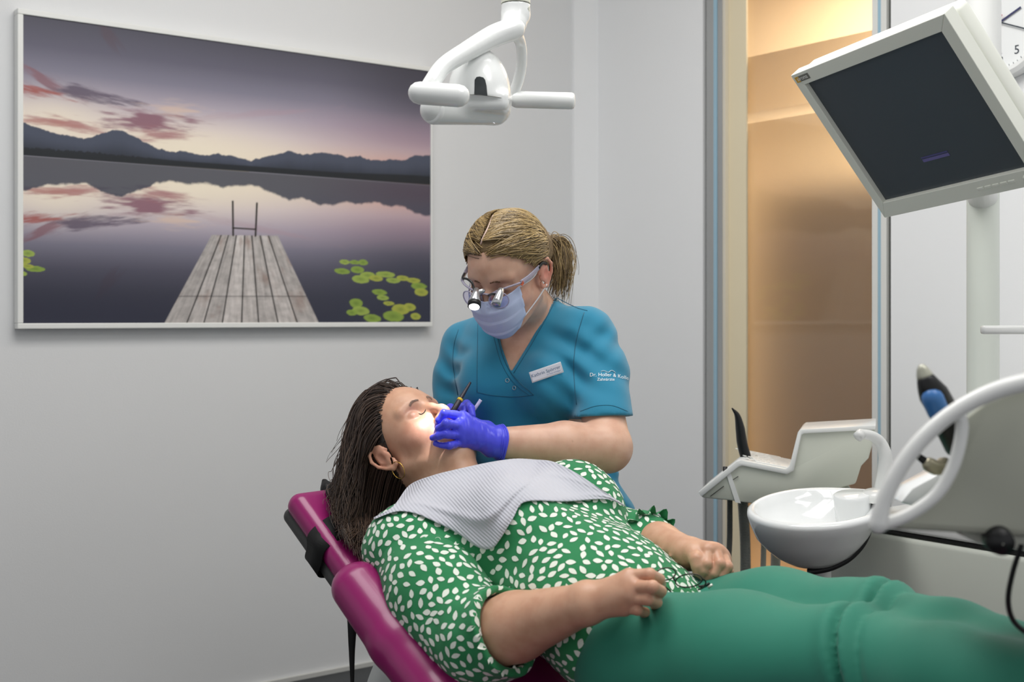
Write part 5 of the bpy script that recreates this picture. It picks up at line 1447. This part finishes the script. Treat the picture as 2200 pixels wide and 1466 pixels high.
# hair swept back to a low ponytail
m_hairD = hair_mat('blond_hair', 0, 0, 0.42)
tie = J(1176, 548, 2.475); tie_q = Hd.loc(tie)
S = SDF(Hd.o-.17, Hd.o+.17, .0028)
S.ell(Hd.p(0, -.012, .034), np.array((.0795, .0975, .0865))*Hd.k, .001, Hd.A)
S.cap(Hd.p(.01, -.07, .0), Hd.p(.0, -.085, -.03), .045, .03, .03)
S.cap(Hd.p(.02, -.08, .02), tie, .035, .015, .03)
def hl_fn(l, f, u):      # <0 where hair grows
    g1 = (f-.004)*.64-(u-.020)*.77+.25*np.abs(l)*0
    g2 = np.maximum(f+.028, -u-.070)
    return np.minimum(g1, g2)
def dcut(D, X, Y, Z):
    x, y, z = X-Hd.o[0], Y-Hd.o[1], Z-Hd.o[2]
    l = x*Hd.L[0]+y*Hd.L[1]+z*Hd.L[2]; f = x*Hd.F[0]+y*Hd.F[1]+z*Hd.F[2]; u = x*Hd.U[0]+y*Hd.U[1]+z*Hd.U[2]
    return np.maximum(D, hl_fn(l, f, u))
S.all(dcut); S.all(folds(.0008, 220, 16))
link('hair_base', S.mesh(), mat('hair_base_blond', '6A5638', 0.6, bump=0.6, scale=300), den)
sp_l = [Hd.p(-.006+.004*math.sin(f*60), f, -.012*0+.034+.0868*math.sqrt(max(0, 1-((f+.012)/.0985)**2))) for f in np.linspace(.062, -.02, 12)]
link('scalp_parting', tube(sp_l, [.0012]+[.0022]*10+[.0012], 8), mat('scalp_skin', 'D8BCB0', .5), den)
n = 3000; paths = []
cE = np.array([0, -.012, .034]); rE = np.array([.0805, .0985, .0875])
def ellp(d): d = d/np.linalg.norm(d, axis=-1, keepdims=True); return cE+d*rE
qs = []
while len(qs) < n:
    if nrng.random() < .62:       # from the parting
        f = nrng.uniform(-.055, .062); sgn = 1 if nrng.random() < .6 else -1
        q = np.array([-.006+sgn*nrng.uniform(.0022, .007)+.004*math.sin(f*60), f, .1])
        d = (q-cE)/rE
    else:                         # from the hairline
        sgn = 1 if nrng.random() < .55 else -1; t = nrng.random()
        q = np.array([sgn*(.006+.066*t**.8), .066*(1-t)+.010*t, .074*(1-t**1.6)+.024*t]); d = (q-cE)/rE+nrng.normal(size=3)*.04
        # keep on growing side
    d = d/np.linalg.norm(d); qs.append((d, sgn))
D0_ = np.array([a for a, b in qs]); sg = np.array([b for a, b in qs])[:, None]
tieD = (tie_q-cE)/rE; tieD /= np.linalg.norm(tieD)
st_ = 20; tl = np.linspace(0, 1, st_)
lay = nrng.uniform(.0, .006, (n, 1)); out = []
mid = np.stack([sg[:, 0]*np.abs(D0_[:, 0]*0+.92), np.full(n, -.05)+nrng.uniform(-.55, .25, n), D0_[:, 2]*.25+.15+nrng.uniform(-.25, .45, n)], 1)
mid /= np.linalg.norm(mid, axis=1)[:, None]
for t in tl:
    d = (1-t)**2*D0_+2*t*(1-t)*mid*1.0+t*t*tieD; d /= np.linalg.norm(d, axis=1)[:, None]
    P = ellp(d)+d*(lay*math.sin(PI*min(1, t*1.2+.08))+.0012)+0.0012*np.sin(t*9+lay*3000)
    P = P*(1-max(0, t-.85)/.15*.75)+(tie_q+nrng.normal(size=(n, 3))*.002)*(max(0, t-.85)/.15*.75)
    out.append(P)
Hpth = np.stack(out, 1) @ Hd.A*Hd.k+Hd.o
strands('hair', Hpth, .00085, hcol('5C4A30', 'B89C68', 'D8C490'), m_hairD, den, taper=.8)
n = 700; ctrl = [tie, J(1192, 514, 2.485), J(1210, 530, 2.49), J(1214, 575, 2.48), J(1198, 628, 2.47)]
P0 = catmull(ctrl, 6); s_ = np.linspace(0, 1, len(P0))[:, None]
off = nrng.normal(size=(n, 1, 3))*np.array([.0085, .009, .0060]); end = nrng.normal(size=(n, 1, 3))*np.array([.006, .006, .010])
w = (np.sin(s_*PI*.62)[None]); lenf = nrng.uniform(.72, 1.05, (n, 1, 1))
Pp = P0[None]+off*(.25+w)+end*s_[None]**2+np.array([-.012, 0, -.006])*(nrng.random((n, 1, 1)))*np.sin(s_*PI)[None]*1.6
idx_ = np.clip(lenf*np.linspace(0, 1, len(P0))[None, :, None], 0, 1)*(len(P0)-1)
i0 = np.floor(idx_).astype(int); fr_ = idx_-i0; i1 = np.minimum(i0+1, len(P0)-1)
Pp = np.take_along_axis(Pp, np.repeat(i0, 3, 2), 1)*(1-fr_)+np.take_along_axis(Pp, np.repeat(i1, 3, 2), 1)*fr_
strands('ponytail', Pp, .0008, hcol('4E3D28', 'A88C5C', 'D2BC88'), m_hairD, den, taper=.5)
link('hair_tie', tube([tie+.011*(math.cos(t)*Hd.U+math.sin(t)*Hd.L) for t in np.linspace(0, 2*PI, 20, endpoint=False)], .0035, 8, closed=True), m_black, den)

# ---------------------------------------------------------------- worn and held things
gl = thing('magnifying_glasses', 'clear framed loupe glasses with two small silver telescopes worn by the practitioner', 'glasses', Hd.p(0, .1, -.02))
m_clear = mat('clear_plastic', 'D6D2EA', 0.12, trans=0.55, ior=1.3, coat=0.5); m_silver = mat('silver_metal', 'C4C6CA', 0.28, metal=0.9)
m_lens = glassy('lens_violet', (.80, .78, .95)); h = Hd.p
bar = [h(l, f, u) for l, f, u in ((-.070, .070, .010), (-.052, .088, .010), (-.030, .099, .006), (-.012, .103, -.001), (0, .104, .000), (.012, .103, -.001), (.030, .099, .006), (.052, .088, .010), (.070, .070, .010))]
link('brow_bar', tube(catmull(bar, 5), .0028, 8, flat=.7), m_clear, gl)
for q in (-1, 1):
    cR = h(q*.034, .110, -.010); a_ = nrm(Hd.L-Hd.F*q*.35); b_ = Hd.U
    P = [cR+(.0185*math.cos(t))*a_+(.0165*math.sin(t))*b_ for t in np.linspace(0, 2*PI, 36, endpoint=False)]
    rim = link('lens_rim', tube(P, .0012, 8, closed=True), m_clear, gl)
    link('lens', (P+[cR], [(i, (i+1) % 36, 36) for i in range(36)]), m_lens, rim)
    link('temple_arm', tube(catmull([h(q*.070, .070, .010), h(q*.078, .045, .011), h(q*.084, .010, .014)], 6), .0025, 8, flat=2.0, up=Hd.U), m_clear, gl)
    link('temple_tip', tube(catmull([h(q*.084, .014, .014), h(q*.085, -.004, .016), h(q*.084, -.020, .006)], 6), .0032, 8), m_black, gl)
    link('nose_pad', tube([h(q*.010, .103, -.004), h(q*.009, .105, -.018)], .0018, 8, round_cap=True), m_clear, gl)
def shootH(x, y, lift, d): return J(x, y, d)
for k in range(3):
    c0_ = h(.0725, .069-.0035*(k-1), .0085); 
    link('orange_mark', extrude([c0_+Hd.U*(-.003), c0_+Hd.U*(-.003)+Hd.F*.0018, c0_+Hd.U*(.0005+.0015*k)+Hd.F*.0026, c0_+Hd.U*(.0005+.0015*k)+Hd.F*.0008], Hd.L*.0016), mat('orange_mark', 'E06A3C', 0.4), gl, smooth=False)
tel = link('telescope', tube([J(1024, 622, 2.245), J(1022, 634, 2.235), J(1020, 645, 2.228), J(1019, 655, 2.222)], [.005, .0075, .0105, .0112], 24), m_silver, gl)
dt_ = nrm(J(1019, 655, 2.222)-J(1020, 645, 2.228))
link('telescope_ring', tube([J(1019.3, 650, 2.225), J(1018.8, 659, 2.220)], [.0118, .0118], 24), m_black, tel)
link('lit_lens', lathe([(.0003, .001), (.0095, .0008), (.0096, 0)], J(1018.8, 659.5, 2.220), dt_, 20), mat('headlight', 'FFFFFF', 0.2, emit='FFFFFF', estr=4), tel)
tel2 = link('telescope', tube([J(1077, 622, 2.205), J(1074, 631, 2.20), J(1069, 645, 2.195), J(1065, 655, 2.19)], [.0052, .0065, .0080, .0088], 24), m_silver, gl)
link('front_lens', lathe([(.0003, .001), (.007, .0008), (.0078, 0)], J(1064.7, 655.5, 2.19), nrm(J(1065, 655, 2.19)-J(1069, 645, 2.195)), 20), mat('lens_glint', '8F94A8', 0.1, metal=.4), tel2)
link('telescope_mount', tube(catmull([h(-.014, .106, .0), J(1038, 625, 2.25), J(1026, 628, 2.242)], 5), .004, 10), m_silver, gl)
link('telescope_mount', tube(catmull([h(.010, .106, -.002), J(1058, 632, 2.215), J(1072, 634, 2.20)], 5), .0022, 10), m_black, gl)
link('lamp_cable', tube(catmull([J(998, 588, 2.30), J(994, 597, 2.28), J(1004, 600, 2.265), J(1014, 608, 2.255), J(1018, 622, 2.25), J(1018, 638, 2.235)], 6), .0022, 8), m_black, gl)

# name badge
bc_, bn = shoot(scb, 1176, 801, .0065, 2.38)
bx = nrm(shoot(scb, 1208, 790, .003, 2.38)[0]-shoot(scb, 1144, 812, .003, 2.38)[0]); by = nrm(ZU-bx*bx[2]+np.array([0, -.15, 0])); by = nrm(by-bx*(by@bx)); bz = np.cross(bx, by)
BA = (bx, by, bz); bw = .0625
nb = thing('name_badge', 'small white rectangular name badge pinned on the teal scrub top', 'badge', bc_-by*.012)
link('badge_plate', rbox(bc_, (bw, .021, .002), BA, .0006), mat('badge_silver', 'D9DCE2', 0.3), nb)
link('insert', rbox(bc_+bz*.0011+by*.0006, (bw*.93, .0165, .0006), BA, 0), mat('badge_insert', 'E8EBF6', 0.4), nb, smooth=False)
link('lettering', text('Kathrin Sp\u00f6rrer', .0088, bc_+bz*.0016+by*.002-bx*.001, bx, by, .0001), mat('badge_blue_grey', '5E7A9C', 0.5), nb, smooth=False)
link('lettering', text('Dr. Holler & Kollegen', .0030, bc_+bz*.0016-by*.0045+bx*.013, bx, by, .0001), mat('badge_blue_pale', '8FA2C4', 0.5), nb, smooth=False)

# instruments in the right hand
pr1 = thing('dental_probe', 'black dental instrument with a yellow ring held upright in the gloved hand', 'dental instrument', J(975, 884, 2.25))
a0, a1 = J(972, 886, 2.235), J(1010, 823, 2.27)
link('shaft', tube([a0+(a1-a0)*t for t in (0, .35, .42, .5, .9, 1)], [.0052, .0050, .0042, .0036, .0026, .0022], 14, round_cap=True), mat('probe_black', '201A2C', 0.3), pr1)
link('yellow_ring', tube([a0+(a1-a0)*.385, a0+(a1-a0)*.45], .0052, 16), mat('ring_yellow', 'E2C23A', 0.4), pr1)
tb2 = thing('dental_mirror', 'pale lilac plastic stick handle poking up behind the gloved fingers', 'dental instrument', J(1010, 892, 2.27))
link('shaft', tube([J(1008, 896, 2.285), J(1032, 861, 2.29)], .0032, 12), mat('lilac_plastic', 'B9B2DC', 0.35), tb2)
link('tip', tube([J(1030.5, 863, 2.29), J(1033, 859.5, 2.29)], .0033, 12), mat('lilac_tip', 'D8D4EE', 0.35), tb2)

# ---------------------------------------------------------------- paper bib over the patient's chest
V, F = joinq((shV, shFc), (headV, headF)); bb = bvh_of(V, F)
Tp = [(803, 1113), (845, 1088), (880, 1043), (930, 1022), (985, 1008), (1040, 996), (1075, 990), (1110, 986), (1150, 988), (1190, 993), (1240, 1018), (1300, 1058), (1342, 1086)]
Bp = [(804, 1116), (850, 1100), (890, 1103), (935, 1122), (985, 1148), (1028, 1177), (1056, 1179), (1074, 1160), (1100, 1118), (1128, 1079), (1220, 1078), (1300, 1073), (1343, 1088)]
T_ = catmull([(x, y, 0) for x, y in Tp], 9)[:, :2]; B_ = catmull([(x, y, 0) for x, y in Bp], 9)[:, :2]
nu, nv = len(T_), 26; PX = np.zeros((nv, nu, 2)); Dp = np.full((nv, nu), np.nan)
for j in range(nv):
    t = j/(nv-1); PX[j] = T_*(1-t)+B_*t
    for i in range(nu):
        p, n_ = shoot(bb, PX[j, i, 0], PX[j, i, 1])
        if p is not None and p[1] < 2.40: Dp[j, i] = p[1]
hit = Dp.copy(); m_ = np.isnan(Dp); Dp[m_] = 2.20
def blur(D):
    P = np.pad(D, 1, mode='edge'); return (P[:-2, 1:-1]+P[2:, 1:-1]+P[1:-1, :-2]+P[1:-1, 2:]+4*D)/8
for it in range(60):
    Dp = blur(Dp); Dp = np.where(m_, Dp, np.minimum(Dp, hit-.008))
for it in range(6): Dp = np.where(m_, blur(Dp), np.minimum(blur(Dp), hit-.007))
uu_, vv_ = np.meshgrid(np.linspace(0, 1, nu), np.linspace(0, 1, nv))
Dp = Dp-.003*np.clip(np.sin(uu_*19+vv_*4)*np.sin(vv_*5+uu_*6), 0, 1)-.006*np.exp(-((vv_-.45-.25*np.sin(uu_*5))/.05)**2)*ss(0.1, .3, uu_)*ss(1, .6, uu_)
Dp -= .010*ss(.62, .72, uu_)*0
V = np.array([[J(PX[j, i, 0], PX[j, i, 1], Dp[j, i]) for i in range(nu)] for j in range(nv)]).reshape(-1, 3)
F = [(j*nu+i, j*nu+i+1, (j+1)*nu+i+1, (j+1)*nu+i) for j in range(nv-1) for i in range(nu-1)]
def paper():
    m = mat('bib_paper', 'C4C5CE', 0.85, var=0.01); nt = m.node_tree; b = nt.nodes['Principled BSDF']
    tc = nt.nodes.new('ShaderNodeTexCoord'); mp_ = nt.nodes.new('ShaderNodeMapping'); mp_.inputs['Rotation'].default_value = (0.2, 0.9, 0.5)
    w = nt.nodes.new('ShaderNodeTexWave'); w.inputs['Scale'].default_value = 70; w.inputs['Distortion'].default_value = 1.2; w.inputs['Detail'].default_value = 1; w.inputs['Detail Scale'].default_value = .2
    bp = nt.nodes.new('ShaderNodeBump'); bp.inputs['Strength'].default_value = 0.55; bp.inputs['Distance'].default_value = 0.0015
    nt.links.new(tc.outputs['Object'], mp_.inputs[0]); nt.links.new(mp_.outputs[0], w.inputs[0]); nt.links.new(w.outputs['Fac'], bp.inputs['Height']); nt.links.new(bp.outputs[0], b.inputs['Normal'])
    return m
bib = link('paper_bib', (V, F), paper(), label='pale grey ribbed paper bib spread over the patient\'s chest', cat='bib')
md = bib.modifiers.new('thick', 'SOLIDIFY'); md.thickness = .0009; md.offset = 0

# ---------------------------------------------------------------- reading glasses held in the patient's lap
eg = thing('eyeglasses', 'thin dark metal eyeglasses held between the patient\'s hands', 'glasses', J(1470, 1262, 1.80))
m_wire = mat('gunmetal_wire', '3C3A34', 0.3, metal=0.8)
def oval(cx, cy, a, b, rot, d0, sl):
    return [J(cx+a*math.cos(t)*math.cos(rot)-b*math.sin(t)*math.sin(rot), cy+a*math.cos(t)*math.sin(rot)+b*math.sin(t)*math.cos(rot), d0+sl*math.cos(t)) for t in np.linspace(0, 2*PI, 40, endpoint=False)]
dE = 1.80
for cx, cy, a, b, rt_, sl in ((1430, 1234, 22, 13, -.15, .006), (1480, 1248, 29, 14, -.12, -.006)):
    P = oval(cx, cy, a, b, rt_, dE, sl); r_ = link('lens_rim', tube(P, .0010, 8, closed=True), m_wire, eg)
    link('lens', (P+[np.mean(P, 0)], [(i, (i+1) % 40, 40) for i in range(40)]), m_pane, r_)
link('bridge', tube(catmull([J(1450, 1236, dE), J(1447, 1243, dE-.004), J(1452, 1250, dE)], 5), .0013, 8), m_wire, eg)
link('temple_arm', tube(catmull([J(1508, 1243, dE-.006), J(1516, 1250, dE), J(1512, 1262, dE+.01), J(1500, 1268, dE+.02)], 5), .0012, 8), m_wire, eg)
link('temple_arm', tube(catmull([J(1410, 1240, dE), J(1430, 1262, dE), J(1441, 1272, dE), J(1443, 1288, dE)], 5), .0012, 8), m_wire, eg)
link('hinge', tube([J(1521, 1264, dE), J(1531, 1256, dE)], .0022, 8), mat('pale_hinge', 'C9CCC2', .3, metal=.5), eg)
